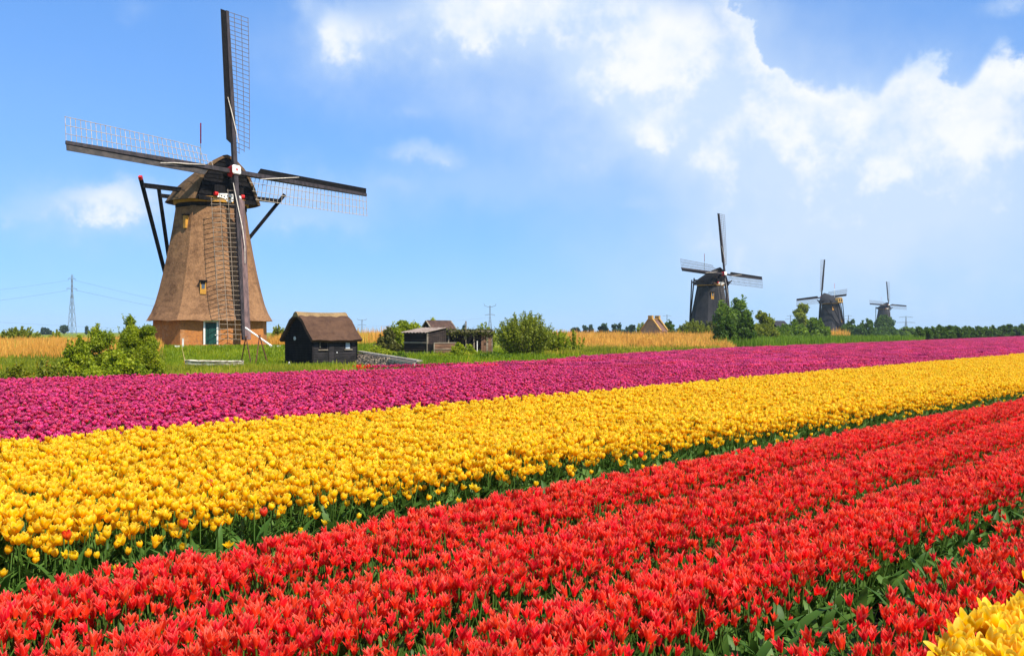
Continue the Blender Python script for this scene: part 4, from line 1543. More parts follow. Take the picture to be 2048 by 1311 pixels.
def build_pergola():
    D = 64.0
    c = P(897, 711, D)
    g = gz(c.x, c.y)
    root = thing('pergola', 'overgrown wooden shelter with posts and flat creeper roof right of the shack', 'shelter', (c.x, c.y, g), R(10))
    s = D / F           # metres per photo pixel at this depth
    h = 46 * s
    for px, wd, hh in ((0, 0.08, h), (35, 0.09, h + 0.75), (51, 0.07, h), (78, 0.13, h), (88, 0.10, h * 0.98)):
        MB().box((px * s, 0, hh / 2), (wd, wd, hh)).build('post', M['grey_wood'], root)
    for px in (0, 40, 88):
        MB().box((px * s, 2.4, h / 2), (0.1, 0.1, h)).build('post', M['shack_wood'], root)
    MB().beam((-0.2, -0.05, h), (88 * s + 0.2, -0.05, h), 0.10, 0.14).build('beam', M['grey_wood'], root)
    MB().beam((-0.2, 2.45, h), (88 * s + 0.2, 2.45, h), 0.10, 0.14).build('beam', M['grey_wood'], root)
    for k in range(9):
        x = k * 88 * s / 8
        MB().beam((x, -0.2, h + 0.12), (x, 2.6, h + 0.12), 0.07, 0.09).build('rafter', M['shack_wood'], root)
    MB().box((1.57, 2.35, h / 2), (3.2, 0.05, h)).build('back_wall', M['board'], root)
    for k in range(5):
        MB().box((68 * s + 0.17 * k, -0.03 - 0.004 * (k % 2), 0.72 + 0.05 * (k % 2)), (0.16, 0.04, 1.42)).build('plank', M['plank_brown'], root)
    for x, z in ((60 * s, 0.98), (54 * s, 0.9)):
        MB().box((x - 0.1, -0.2, z / 2), (0.05, 0.05, z)).build('fence_post', M['white'] if x > 2 else M['grey_wood'], root)
    # creeper over the beams
    rng = np.random.default_rng(5)
    n = 1900
    p = np.stack([rng.uniform(-0.3, 88 * s + 0.2, n), rng.uniform(-0.35, 2.7, n), h + 0.02 + rng.gamma(1.2, 0.05, n)], 1)
    hang = rng.random(n) < 0.30
    p[hang, 1] = rng.uniform(-0.3, 0.0, hang.sum())
    p[hang, 2] = h - rng.gamma(1.3, 0.16, hang.sum()) * (0.4 + 0.6 * np.sin(p[hang, 0] * 4) ** 2)
    o = link('creeper', leaf_cards('creeper', p, 0.085, M['leaf_olive'], rng), root)
    return root


def leaf_cards(name, pts, size, mat, rng, tint=None, aspect=1.7, up=0.35, vary=0.35):
    """small diamond leaves with random facing at given points"""
    n = len(pts)
    d = rng.normal(0, 1, (n, 3))
    d /= np.linalg.norm(d, axis=1)[:, None]
    nr = rng.normal(0, 1, (n, 3))
    nr[:, 2] += up * 2
    u = np.cross(d, nr)
    u /= np.linalg.norm(u, axis=1)[:, None] + 1e-9
    w = np.cross(u, nr)
    w /= np.linalg.norm(w, axis=1)[:, None] + 1e-9
    s = size * rng.uniform(1 - vary, 1 + vary, n)[:, None]
    a, b = w * s * aspect / 2, u * s / 2
    V = np.stack([pts - a, pts + b, pts + a, pts - b], 1).reshape(-1, 3)
    Fc = np.arange(n * 4).reshape(n, 4)
    if tint is None:
        tint = rng.random(n)
    return np_mesh(name, V, Fc, mat, {'tint': np.repeat(np.clip(tint, 0, 1), 4)})


build_pergola()


def build_hut():
    D = 160.0
    c = P(1320, 684, D)
    root = thing('stone_hut', 'small old masonry hut with two stub chimneys and red tiled roof in the reeds', 'hut', (c.x, c.y, gz(c.x, c.y)), R(-40))
    s = D / F
    Wg, L = 3.95, 2.6
    he, hr = 1.95, 4.05
    b = MB()
    # gable wall facing left-front: x from -Wg to 0 at y = 0; side wall from the corner at x = 0 back along y
    b.add([(-Wg, 0, 0), (0, 0, 0), (0, 0, he), (-Wg * 0.42, 0, hr), (-Wg * 0.58, 0, hr), (-Wg, 0, he)], [(0, 1, 2, 3, 4, 5)])
    b.add([(-Wg, L, 0), (0, L, 0), (0, L, he), (-Wg * 0.42, L, hr), (-Wg * 0.58, L, hr), (-Wg, L, he)], [(5, 4, 3, 2, 1, 0)])
    b.add([(0, 0, 0), (0, L, 0), (0, L, he), (0, 0, he)], [(0, 1, 2, 3)])
    b.add([(-Wg, 0, 0), (-Wg, L, 0), (-Wg, L, he), (-Wg, 0, he)], [(3, 2, 1, 0)])
    b.build('wall', M['hut_wall'], root)
    b = MB()
    b.add([(0.18, 0.3, he - 0.12), (0.18, L - 0.25, he - 0.12), (-Wg * 0.5, L - 0.25, hr - 0.05), (-Wg * 0.5, 0.3, hr - 0.05), (-Wg - 0.18, L - 0.25, he - 0.12), (-Wg - 0.18, 0.3, he - 0.12),
           (0.18, 0.3, he - 0.24), (0.18, L - 0.25, he - 0.24), (-Wg - 0.18, L - 0.25, he - 0.24), (-Wg - 0.18, 0.3, he - 0.24)], [(0, 1, 2, 3), (3, 2, 4, 5), (0, 6, 7, 1), (4, 8, 9, 5)])
    b.build('roof', M['hut_roof'], root)
    for y, nm in ((0.12, 'coping'), (L - 0.1, 'coping')):
        b = MB()
        b.beam((0.1, y, he), (-Wg * 0.42, y, hr + 0.05), 0.42, 0.2, up=(0.6, 0, 0.8))
        b.beam((-Wg - 0.1, y, he), (-Wg * 0.58, y, hr + 0.05), 0.42, 0.2, up=(-0.6, 0, 0.8))
        b.build('coping', M['hut_brick'], root)
        MB().box((-Wg * 0.5, y, hr + 0.22), (0.85, 0.55, 0.75)).build('chimney', M['hut_brick'], root)
    MB().box((-Wg * 0.5, L / 2, hr - 0.02), (0.3, L - 0.6, 0.14)).build('ridge', M['hut_brick'], root)


build_hut()


def small_shed(px, D, name, label):
    c = P(px, 660, D)
    root = thing(name, label, 'shed', (c.x, c.y, gz(c.x, c.y)), R(38))
    g = root.location.z
    zr = EYE + (664 - 641) * D / F - g
    ze, L, Wd = zr * 0.55, 4.4, 4.2
    b = MB()
    b.add([(-L / 2, -Wd / 2, 0), (L / 2, -Wd / 2, 0), (L / 2, -Wd / 2, ze), (-L / 2, -Wd / 2, ze)], [(0, 1, 2, 3)])
    for x, o in ((-L / 2, (4, 3, 2, 1, 0)), (L / 2, (0, 1, 2, 3, 4))):
        b.add([(x, -Wd / 2, 0), (x, Wd / 2, 0), (x, Wd / 2, ze), (x, 0, zr - 0.1), (x, -Wd / 2, ze)], [o])
    b.build('wall', M['black_wood'], root)
    b = MB()
    vs = []
    for x in (-L / 2 - 0.3, L / 2 + 0.3):
        vs += [(x, -Wd / 2 - 0.4, ze - 0.3), (x, 0, zr), (x, Wd / 2 + 0.4, ze - 0.3)]
    b.add(vs + [(p[0], p[1], p[2] - 0.16) for p in vs], [(0, 3, 4, 1), (1, 4, 5, 2), (0, 1, 7, 6), (1, 2, 8, 7), (3, 9, 10, 4), (4, 10, 11, 5), (0, 6, 9, 3), (2, 5, 11, 8)])
    b.build('roof', M['thatch_grey'], root)


small_shed(1556, 215, 'far_shed', 'small dark shed with grey roof among trees left of the rear-facing windmill')


# ------------------------------------------------------------------ stone bank, jetty, boat and small things near the shed
def build_bank():
    a, b_ = P(716, 704, 61), P(836, 723.5, 46)
    ga, gb = gz(a.x, a.y), gz(b_.x, b_.y)
    root = thing('stone_bank', 'sloping dry stone revetment with pale coping right of the black shed', 'wall', (a.x, a.y, 0))
    o = Vector((a.x, a.y, 0))
    ax = Vector((b_.x - a.x, b_.y - a.y, 0))
    ln = ax.length
    ax.normalize()
    out = Vector((ax.y, -ax.x, 0))          # towards the field
    if out.y > 0:
        out = -out
    top0, top1 = a.z, b_.z
    ht = lambda t: top0 + (top1 - top0) * t
    # backing slope
    v = []
    for t in np.linspace(0, 1, 8):
        p = ax * (ln * t)
        zt, zb = ht(t) - 0.05, -0.6
        sl = 0.55 * (zt - zb)
        v.append([p + Vector((0, 0, zt)), p + out * sl + Vector((0, 0, zb)), p - out * 0.6 + Vector((0, 0, zt - 0.05)), p - out * 0.6 + Vector((0, 0, zb))])
    MB().rings([[q[0], q[1], q[3], q[2]] for q in v], cap0=True, cap1=True).build('earth_core', M['stone'], root)
    rng = random.Random(3)
    forms = []
    for k in range(6):
        b = MB()
        pts = []
        for zz, rr in ((-0.5, 0.55), (0.0, 1.0), (0.5, 0.6)):
            pts.append([Vector((rr * math.cos(2 * math.pi * i / 6 + zz) * rng.uniform(0.75, 1.15), rr * math.sin(2 * math.pi * i / 6 + zz) * rng.uniform(0.75, 1.15), zz * rng.uniform(0.8, 1.2))) for i in range(6)])
        b.rings(pts, cap0=True, cap1=True)
        forms.append((b.mesh('stone', M['stone']), b.mesh('stone', M['stone_tan'])))
    n = 0
    for r_ in range(6):
        t = 0.0
        while t < 0.80:
            sz = rng.uniform(0.12, 0.21)
            t += sz * 1.25 / ln
            zt = ht(t)
            f = (r_ + 0.5 + rng.uniform(-0.3, 0.3)) / 6
            z = zt - 0.12 - f * (zt + 0.45)
            p = ax * (ln * t) + out * (0.55 * (zt - z)) + Vector((0, 0, z))
            s = link('stone', rng.choice(forms)[rng.random() < 0.4], root, p)
            s.rotation_euler = (rng.uniform(0, 3), rng.uniform(0, 3), rng.uniform(0, 6))
            s.scale = (sz * rng.uniform(0.7, 1.0), sz * rng.uniform(0.6, 0.9), sz * rng.uniform(0.6, 0.8))
            n += 1
    nseg = 7
    for k in range(nseg):
        t0, t1 = k / nseg, (k + 0.97) / nseg
        MB().beam(ax * (ln * t0) + Vector((0, 0, ht(t0) + 0.05)) - out * 0.1, ax * (ln * t1) + Vector((0, 0, ht(t1) + 0.05)) - out * 0.1, 0.30, 0.08).build('coping_slab', M['concrete'], root)
    MB().beam(ax * (ln * 0.62) + out * 0.16 + Vector((0, 0, ht(0.62) - 0.35)), ax * ln + out * 0.16 + Vector((0, 0, ht(1) - 0.35)), 0.1, 0.6).build('wall_face', M['concrete'], root)


build_bank()


def build_jetty():
    a, b_ = P(600, 740.5, 52.5), P(716, 736, 53.5)
    root = thing('jetty', 'low weathered wooden boardwalk on short posts in front of the black shed', 'boardwalk', (a.x, a.y, 0))
    o = Vector((a.x, a.y, 0))
    A, B = Vector((0, 0, a.z + 0.05)), b_ - o
    d = (B - A)
    ln = d.length
    d.normalize()
    side = Vector((-d.y, d.x, 0)).normalized()
    for k in range(2):
        MB().beam(A + side * (0.1 + 0.8 * k) - Vector((0, 0, 0.09)), B + side * (0.1 + 0.8 * k) - Vector((0, 0, 0.09)), 0.1, 0.10).build('rail', M['grey_wood'], root)
    n = 22
    for k in range(n):
        c = A + d * (ln * (k + 0.5) / n) + side * 0.5
        pl = MB().beam(c - side * 0.55, c + side * 0.55, ln / n * 0.86, 0.045).build('plank', M['grey_wood'], root)
    for k in range(12):
        c = A + d * (ln * k / 11) + side * 0.02
        MB().box(c + Vector((0, 0, -0.24)), (0.08, 0.08, 0.34)).build('post', M['concrete'] if k % 3 == 0 else M['grey_wood'], root)
    e = P(588, 748, 50.5) - o
    MB().beam(A + Vector((0, 0, -0.02)), e, 0.10, 0.06).build('ramp_board', M['grey_wood'], root)


build_jetty()


def build_boat():
    c = P(429, 738, 53.6)
    g = gz(c.x, c.y)
    root = thing('rowing_boat', 'weathered whitish wooden rowing boat lying in the grass below the windmill', 'boat', (c.x, c.y, g + 0.06), R(3))
    L, W, Hh = 3.3, 1.05, 0.36
    n = 13
    ring_o, ring_i = [], []
    for j in range(n):
        t = j / (n - 1)
        x = -L / 2 + L * t
        w = W / 2 * (math.sin(math.pi * min(1, 0.12 + t * 0.75)) ** 0.7)
        sheer = Hh + 0.10 * (1 - t) ** 3 + 0.04 * t
        keel = 0.10 * (1 - t) ** 4
        ring_o.append([Vector((x, -w, sheer)), Vector((x, -w * 0.85, sheer * 0.45 + keel * 0.5)), Vector((x, 0, keel)), Vector((x, w * 0.85, sheer * 0.45 + keel * 0.5)), Vector((x, w, sheer))])
        ring_i.append([Vector((p.x, p.y * 0.9, p.z + (0.04 if abs(p.y) < w * 0.95 else 0))) for p in ring_o[-1]])
    b = MB()
    b.rings(ring_o, closed=False)
    b.rings(ring_i[::-1], closed=False)
    lipa = [r[0] for r in ring_o] + [r[0] for r in ring_i]
    b.add(lipa, [(i, i + 1, n + i + 1, n + i) for i in range(n - 1)])
    lipa = [r[4] for r in ring_o] + [r[4] for r in ring_i]
    b.add(lipa, [(i, n + i, n + i + 1, i + 1) for i in range(n - 1)])
    b.add(ring_o[-1], [(0, 1, 2, 3, 4)])
    b.add(ring_o[0], [(4, 3, 2, 1, 0)])
    b.build('hull', M['boat_white'], root)
    for s in (0, 4):
        MB().tube([r[s] + Vector((0, 0, 0.02)) for r in ring_o], 0.035, 6).build('gunwale', M['boat_white'], root)
    for x in (-0.5, 0.7):
        MB().box((x, 0, 0.31), (0.22, 0.9, 0.035)).build('thwart', M['grey_wood'], root)


M['boat_white'] = mat_plain('peeling_white_paint', (0.62, 0.55, 0.44), (0.22, 0.17, 0.12), 5.0, 0.85, (0.5, 1, 1.8), contrast=(0.42, 0.58))
build_boat()


def build_trestle(pxa, ya, feet, D, label):
    top = P(pxa, ya, D)
    root = thing('trestle', label, 'trestle', (top.x, top.y, gz(top.x, top.y)), 0, 'rusty iron trestles left of the shed')
    o = Vector(root.location)
    for fx_, dd in feet:
        x = gx(fx_, D + dd)
        f = Vector((x, D + dd, gz(x, D + dd) - 0.05))
        MB().tube([f - o, top - o], 0.042, 6).build('leg', M['rust'], root)
    MB().tube([top - o + Vector((-0.07, -0.06, 0)), top - o + Vector((0.07, 0.06, 0.02))], 0.05, 6).build('apex_pin', M['rust'], root)


build_trestle(492, 673, ((481, 0.5), (503, -0.4)), 59.5, 'left one of two rusty iron A-shaped trestles in the grass')
build_trestle(519, 671, ((511, -0.6), (537, 0.3)), 59.0, 'right one of two rusty iron A-shaped trestles, nearest the black shed')

p0, p1 = P(491, 655, 73.3), P(545, 693, 72.0)
o = thing('wooden_pole', 'white wooden pole leaning against the brick base of the big windmill', 'pole', (p1.x, p1.y, gz(p1.x, p1.y)))
MB().tube([p0 - Vector(o.location), p1 - Vector(o.location)], [0.07, 0.08], 8).build('shaft', M['white'], o)
MB().box((0.25, 0, 0.06), (0.9, 0.4, 0.16)).build('foot_block', M['white'], o)
p0 = P(366, 694, 72.8)
o = thing('marker_post', 'short white marker post in front of the windmill brick base', 'post', (p0.x, p0.y, gz(p0.x, p0.y)))
MB().box((0, 0, 0.35), (0.11, 0.11, 0.72)).build('shaft', M['white'], o)
MB().box((0, 0, 0.72), (0.13, 0.13, 0.03)).build('top', M['white'], o)
for px, lab in ((354, 'small white block in the grass at the left foot of the brick base'), (443, 'small white block in the grass below the green door')):
    p0 = P(px, 697, 71.8)
    b = MB().box((0, 0, 0.09), (0.36, 0.25, 0.20), taper=0.9)
    o = b.build('stone_block', M['white'], None, False, (p0.x, p0.y, gz(p0.x, p0.y)))
    tag(o, lab, 'block', 'white blocks at the foot of the mill')
# white bird-like tap stand by the shed gable: a small leaning white post with a stay
p0 = P(578, 733, 57.5)
o = thing('leaning_post', 'small white post with slanted stay at the shed gable foot', 'post', (p0.x, p0.y, gz(p0.x, p0.y)))
MB().beam((0, 0, 0), (0.02, 0, 0.34), 0.07, 0.07).build('shaft', M['white'], o)
MB().beam((0.22, -0.1, 0.02), (-0.03, 0, 0.22), 0.05, 0.05).build('stay', M['white'], o)


# ------------------------------------------------------------------ vegetation
def limb_path(a, b, rng, n=5, wob=0.08):
    a, b = np.array(a, float), np.array(b, float)
    ln = np.linalg.norm(b - a)
    pts = []
    for i in range(n):
        t = i / (n - 1)
        p = a + (b - a) * t
        if 0 < i < n - 1:
            p = p + rng.normal(0, wob * ln * 0.4, 3)
        p[2] += 0.0
        pts.append(Vector(p))
    return pts


def make_tree(name, label, cat, px, D, wpx, top, mat, style='bush', group=None, leaf=None, dens=1.0, seed=0, base_dz=0.0, depth_k=0.8, trunk=True, z=None):
    """a plant whose crown spans wpx photo pixels at depth D and reaches photo row top"""
    rng = np.random.default_rng(seed * 977 + int(px) * 7 + int(D))
    x = gx(px, D)
    g = gz(x, D) if z is None else z
    root = thing(name, label, cat, (x, D, g), 0, group)
    m = D / F
    W = wpx * m
    Hh = EYE + (HY - top) * m - g
    lf = leaf or max(0.05, min(2.6 * m, 0.55))
    stems = MB()
    if style == 'willow':          # many upright feathery shoots from the ground
        ns = int(46 * dens)
        P_, Tn = [], []
        for i in range(ns):
            az = rng.uniform(0, 6.283)
            rad = math.sqrt(rng.random())
            ex = math.cos(az) * rad * W / 2
            ey = math.sin(az) * rad * W / 2 * depth_k
            ez = Hh * (1 - 0.52 * rad ** 2.2) * rng.uniform(0.72, 1.0)
            b0 = np.array([ex * 0.22, ey * 0.22, 0.0])
            tip = np.array([ex, ey, ez])
            ts = rng.beta(1.5, 1.15, int(120 * (0.5 + ez / Hh)))
            c = b0 + (tip - b0) * ts[:, None]
            # shoots spread low down, then run upright
            c[:, 0] = b0[0] + (tip[0] - b0[0]) * ts ** 0.75
            c[:, 1] = b0[1] + (tip[1] - b0[1]) * ts ** 0.75
            sp = 0.032 * Hh * (1.25 - ts) + 0.02
            c = c + rng.normal(0, 1, c.shape) * sp[:, None]
            c[:, 2] = np.maximum(c[:, 2], 0.04)
            P_.append(c)
            Tn.append(np.clip(rng.normal(0.5, 0.18) + rng.normal(0, 0.14, len(c)), 0, 1))
            if i % 2 == 0:
                pts = [Vector((b0[0] + (tip[0] - b0[0]) * t ** 0.75, b0[1] + (tip[1] - b0[1]) * t ** 0.75, ez * t)) for t in (0, 0.3, 0.6, 0.93)]
                stems.tube(pts, [0.012 * Hh, 0.009 * Hh, 0.006 * Hh, 0.002 * Hh], 4)
        pts, tint = np.concatenate(P_), np.concatenate(Tn)
        me = leaf_cards('crown', pts, lf * 0.8, mat, rng, tint, 2.1, 0.1)
    else:
        if style == 'poplar':
            cz = np.linspace(0.14, 0.94, 11)
            C = [(rng.normal(0, 0.05) * W, rng.normal(0, 0.05) * W, Hh * t, W * 0.5 * (math.sin(math.pi * min(0.25 + 0.68 * t, 1)) ** 0.8), Hh * 0.075) for t in cz]
            tr_top = 0.8
        elif style == 'tree':
            C = []
            nc = int(20 * dens) + 6
            for i in range(nc):
                az, u = rng.uniform(0, 6.283), rng.uniform(-0.9, 1)
                rr = math.sqrt(max(0, 1 - u * u)) * rng.uniform(0.25, 1)
                sc = 0.62 if u < -0.3 else 1
                r = W * rng.uniform(0.10, 0.20)
                C.append((math.cos(az) * rr * (W / 2 - r) * sc, math.sin(az) * rr * (W / 2 - r) * depth_k * sc, Hh * 0.58 + u * (Hh * 0.42 - r * 0.8), r, r * rng.uniform(0.7, 1.0)))
            C.append((rng.normal(0, 0.06) * W, 0, Hh - W * 0.13, W * 0.13, W * 0.13))
            tr_top = 0.6
        else:                       # bush: crown down to the ground, lobed top
            C = []
            nc = int(24 * dens) + 6
            for i in range(nc):
                az = rng.uniform(0, 6.283)
                rad = math.sqrt(rng.random())
                r = min(W * rng.uniform(0.08, 0.16), Hh * 0.3)
                top_z = Hh * (1 - 0.55 * rad ** 2.4)
                C.append((math.cos(az) * rad * (W / 2 - r), math.sin(az) * rad * (W / 2 - r) * depth_k, rng.uniform(0.12, 1.0) ** 0.6 * (top_z - r * 0.9), r, r * rng.uniform(0.75, 1.1)))
            C.append((rng.normal(0, 0.08) * W, 0, Hh * 0.9, W * 0.09, Hh * 0.09))
            tr_top = 0.5
        P_, Tn = [], []
        for cx_, cy_, cz_, r, rz_ in C:
            area = r * r * 12.6
            n = int(np.clip(area / (lf * lf) * 2.1 * dens, 26, 1400))
            d = rng.normal(0, 1, (n, 3))
            d /= np.linalg.norm(d, axis=1)[:, None]
            rad = rng.beta(3.2, 1.5, n) * 1.12
            rad[rng.random(n) < 0.10] *= 1.25
            c = np.stack([cx_ + d[:, 0] * rad * r, cy_ + d[:, 1] * rad * r, cz_ + d[:, 2] * rad * rz_], 1)
            c[:, 2] = np.maximum(c[:, 2], 0.05)
            P_.append(c)
            Tn.append(np.clip(rng.normal(0.45, 0.2) + rng.normal(0, 0.15, n), 0, 1))
        # shoots that stick out of the outline
        for i in range(int((30 if style == 'bush' else 12) * dens) if style != 'poplar' else 0):
            cx_, cy_, cz_, r, rz_ = C[rng.integers(len(C))]
            if cz_ < Hh * 0.45:
                continue
            n = 26
            ts = rng.random(n)
            ln = rng.uniform(0.10, 0.22) * Hh
            dx = rng.normal(0, 0.25)
            c = np.stack([cx_ + rng.normal(0, 0.4 * r) + dx * ts * ln + rng.normal(0, lf * 0.4, n), cy_ + rng.normal(0, lf * 0.4, n), np.minimum(cz_ + rz_ * 0.7 + ts * ln, Hh * 1.04) + rng.normal(0, lf * 0.2, n)], 1)
            P_.append(c)
            Tn.append(np.clip(rng.normal(0.62, 0.12, n), 0, 1))
        pts, tint = np.concatenate(P_), np.concatenate(Tn)
        me = leaf_cards('crown', pts, lf, mat, rng, tint, 1.55, 0.3)
        r0 = max(0.028 * Hh, 0.03)
        stems.tube(limb_path((0, 0, -0.15), (0, 0, Hh * tr_top), rng, 5, 0.05), [r0, r0 * 0.8, r0 * 0.65, r0 * 0.45, r0 * 0.2], 6)
        for i in range(0 if style == 'poplar' else 7):
            c = C[rng.integers(len(C))]
            a = (0, 0, Hh * tr_top * rng.uniform(0.15, 0.7))
            stems.tube(limb_path(a, c[:3], rng, 4, 0.1), [r0 * 0.45, r0 * 0.35, r0 * 0.22, r0 * 0.08], 5)
    link('crown', me, root)
    if trunk:
        stems.build('trunk' if style in ('tree', 'poplar') else 'stems', M['bark'], root)
    return root


LL, LM, LW, LO, LD, LF, LS = (M['leaf_' + k] for k in ('light', 'mid', 'willow', 'olive', 'dark', 'far', 'scrub'))
g_left = 'bushes at the field edge left of the big windmill'
make_tree('bush', 'tall light green bush at the left foot of the big windmill', 'bush', 278, 41, 112, 630, LL, 'bush', g_left, 0.052, 1.5, 1, trunk=True)
make_tree('bush', 'rounded green bush left of the tallest bush by the windmill', 'bush', 200, 39, 105, 652, LL, 'bush', g_left, 0.052, 1.2, 2)
make_tree('bush', 'low spreading green bush between the reeds and the taller bushes', 'bush', 150, 37, 84, 676, LL, 'bush', g_left, 0.08, 1.1, 3)
make_tree('bush', 'low yellow-green scrub bush with orange twigs at the far left', 'bush', 22, 30, 130, 716, LS, 'willow', g_left, 0.06, 0.9, 4)
make_tree('bush', 'scrub bush with orange twigs right of the leftmost one', 'bush', 92, 32, 110, 712, LS, 'willow', g_left, 0.06, 0.9, 5)
make_tree('bush', 'low leafy bush in front of the light green bushes', 'bush', 235, 34, 150, 702, LL, 'bush', g_left, 0.075, 1.0, 6)
make_tree('willow_bush', 'grey-green willow bush behind the reeds at the far left', 'bush', 40, 100, 90, 651, LW, 'willow', None, 0.12, 1.6, 7)
make_tree('willow_bush', 'small pale sapling standing in the reeds near the pylon', 'bush', 112, 98, 26, 655, LW, 'willow', None, 0.12, 0.35, 8)
make_tree('reed_willow', 'grey-green bush half hidden between the windmill and the shed', 'bush', 557, 96, 32, 645, LW, 'willow', None, 0.13, 0.6, 9)
gp = 'distant poplars left of the big windmill'
for i, (px, w, t, lab) in enumerate(((86, 9, 655, 'broadest of the narrow dark poplars far behind the reeds'), (91, 6, 656, 'narrow poplar second in the distant row left of the pylon'),
                                     (96, 6, 657, 'narrow poplar third in the distant row left of the pylon'), (101, 5, 661, 'shortest narrow poplar nearest the pylon in the row'),
                                     (174, 7, 652, 'single narrow dark poplar right of the tall pylon'), (275, 5, 654, 'thin distant poplar showing beside the tall bush'))):
    make_tree('poplar', lab, 'tree', px, 520, w, t, LF, 'poplar', gp, 0.8, 1, 20 + i)
make_tree('round_tree', 'distant round bluish tree just left of the tall pylon', 'tree', 128, 500, 26, 651, LF, 'tree', None, 0.8, 1.0, 27)
make_tree('poplar', 'lone slim dark poplar behind the overgrown shelter', 'tree', 928, 330, 7, 650, LF, 'poplar', None, 0.55, 1, 28)

gb = 'bushes around the shack and shelter'
make_tree('bush', 'big rounded green bush left of the shack', 'bush', 815, 70, 118, 640, LL, 'bush', gb, 0.10, 1.3, 30)
make_tree('bush', 'dark olive bush touching the left side of the shack', 'bush', 775, 66, 60, 656, LO, 'bush', gb, 0.10, 1.2, 31)
make_tree('bush', 'leafy branches rising behind the barn roof', 'bush', 862, 84, 60, 634, LL, 'bush', gb, 0.11, 0.7, 32)
make_tree('bush', 'small green tree top behind the overgrown shelter', 'bush', 968, 72, 50, 641, LL, 'willow', gb, 0.10, 0.6, 33)
make_tree('bush', 'olive green shrub in front of the shelter posts', 'bush', 925, 58, 60, 684, LL, 'bush', gb, 0.08, 1.1, 34)
make_tree('bush', 'bright green low plants at the foot of the shack', 'bush', 868, 55, 70, 706, LL, 'willow', gb, 0.085, 0.6, 35)
make_tree('bush', 'low green plants on the bank above the stone wall', 'bush', 760, 63, 90, 692, LL, 'bush', gb, 0.085, 1.0, 36)
make_tree('bush', 'dark green low plants between shelter and field edge', 'bush', 985, 52, 90, 704, LM, 'willow', gb, 0.08, 0.6, 37)
make_tree('bush', 'ground-hugging green plants left of the shack front', 'bush', 800, 57, 60, 704, LM, 'bush', gb, 0.08, 0.8, 38)
make_tree('willow_bush', 'large feathery olive willow bush in the middle of the picture', 'bush', 1050, 61, 140, 618, LW, 'willow', None, 0.08, 4.2, 40)
make_tree('willow_bush', 'lighter lower willow bush at the right flank of the large one', 'bush', 1112, 63, 70, 652, LL, 'willow', None, 0.085, 0.9, 41)
make_tree('sapling', 'thin pale sapling at the edge of the golden reeds', 'bush', 1152, 66, 44, 656, LL, 'willow', None, 0.085, 0.22, 42)

gd = 'distant bluish trees behind the reeds'
for i, (px, w, t, lab) in enumerate(((1152, 26, 656, 'low distant tree at the left end of the reed horizon'), (1170, 12, 652, 'small pointed distant tree left of the far treeline'),
                                     (1182, 11, 650, 'taller small distant tree beside the pointed one'), (1207, 34, 650, 'dark green distant tree clump left end of the treeline'),
                                     (1236, 36, 648, 'dark green distant tree clump middle of the treeline'), (1262, 28, 652, 'dark green distant tree clump right end of the treeline'))):
    make_tree('distant_tree', lab, 'tree', px, 430 if i < 3 else 330, w, t, LF, 'bush', gd, 0.7, 1, 50 + i)
make_tree('small_tree', 'thin pale tree just left of the stone hut', 'tree', 1283, 190, 26, 636, LW, 'willow', None, 0.2, 0.4, 57)
make_tree('small_tree', 'dark small tree just right of the stone hut', 'tree', 1338, 185, 36, 641, LD, 'bush', None, 0.2, 1.0, 58)

gm = 'trees around the second windmill'
make_tree('bush', 'olive willow bush left in front of the grey windmill', 'bush', 1388, 165, 76, 634, LW, 'willow', gm, 0.2, 1.8, 60)
make_tree('bush', 'yellowish bush between the olive willow and the tall clump', 'bush', 1420, 168, 40, 640, LO, 'willow', gm, 0.2, 0.8, 61)
make_tree('tree', 'tall green tree right of the grey windmill', 'tree', 1476, 178, 66, 594, LM, 'bush', gm, 0.24, 1.5, 62)
make_tree('tree', 'dark tree in front of the grey windmill tower', 'tree', 1447, 170, 66, 604, LM, 'bush', gm, 0.24, 1.5, 63)
make_tree('tree', 'dark green lower crown under the tall tree at the field edge', 'tree', 1450, 100, 58, 634, LD, 'bush', gm, 0.15, 1.5, 64)
make_tree('tree', 'dark lower bush at the foot of the tall tree', 'tree', 1490, 102, 52, 630, LD, 'bush', gm, 0.15, 1.5, 65)
make_tree('bush', 'olive green bush right of the tall tree clump', 'bush', 1524, 150, 76, 624, LW, 'bush', gm, 0.21, 1.4, 66)
make_tree('bush', 'green bush between the clump and the small dark shed', 'bush', 1560, 190, 62, 650, LM, 'bush', gm, 0.24, 1.2, 67)
gn = 'trees around the rear-facing windmill'
make_tree('tree', 'loose pale tree left of the rear-facing windmill', 'tree', 1605, 250, 44, 607, LW, 'tree', gn, 0.32, 1.0, 70)
make_tree('bush', 'green bush below the loose pale tree', 'bush', 1590, 200, 66, 641, LM, 'bush', gn, 0.3, 1.1, 71)
make_tree('bush', 'rounded bush right below the loose pale tree', 'bush', 1632, 205, 62, 638, LM, 'bush', gn, 0.3, 1.2, 72)
make_tree('bush', 'dark rounded tree right of the rear-facing windmill', 'tree', 1702, 300, 52, 640, LD, 'bush', gn, 0.4, 1.2, 73)
make_tree('bush', 'dark tree next to the rounded one, before the far windmill', 'tree', 1733, 290, 54, 639, LD, 'bush', gn, 0.4, 1.2, 74)
make_tree('tree', 'dark drooping tree in front of the most distant windmill', 'tree', 1768, 400, 50, 632, LD, 'tree', gn, 0.5, 1.6, 75)
make_tree('bush', 'low dark bush below the most distant windmill', 'bush', 1768, 330, 90, 654, LD, 'bush', gn, 0.42, 1.2, 76)
make_tree('bush', 'low green bush right of the most distant windmill', 'bush', 1812, 330, 60, 655, LM, 'bush', gn, 0.42, 1.0, 77)
make_tree('bush', 'low dark hedge bush in front of the rear-facing windmill base', 'bush', 1660, 215, 80, 672, LD, 'bush', gn, 0.3, 0.9, 78)

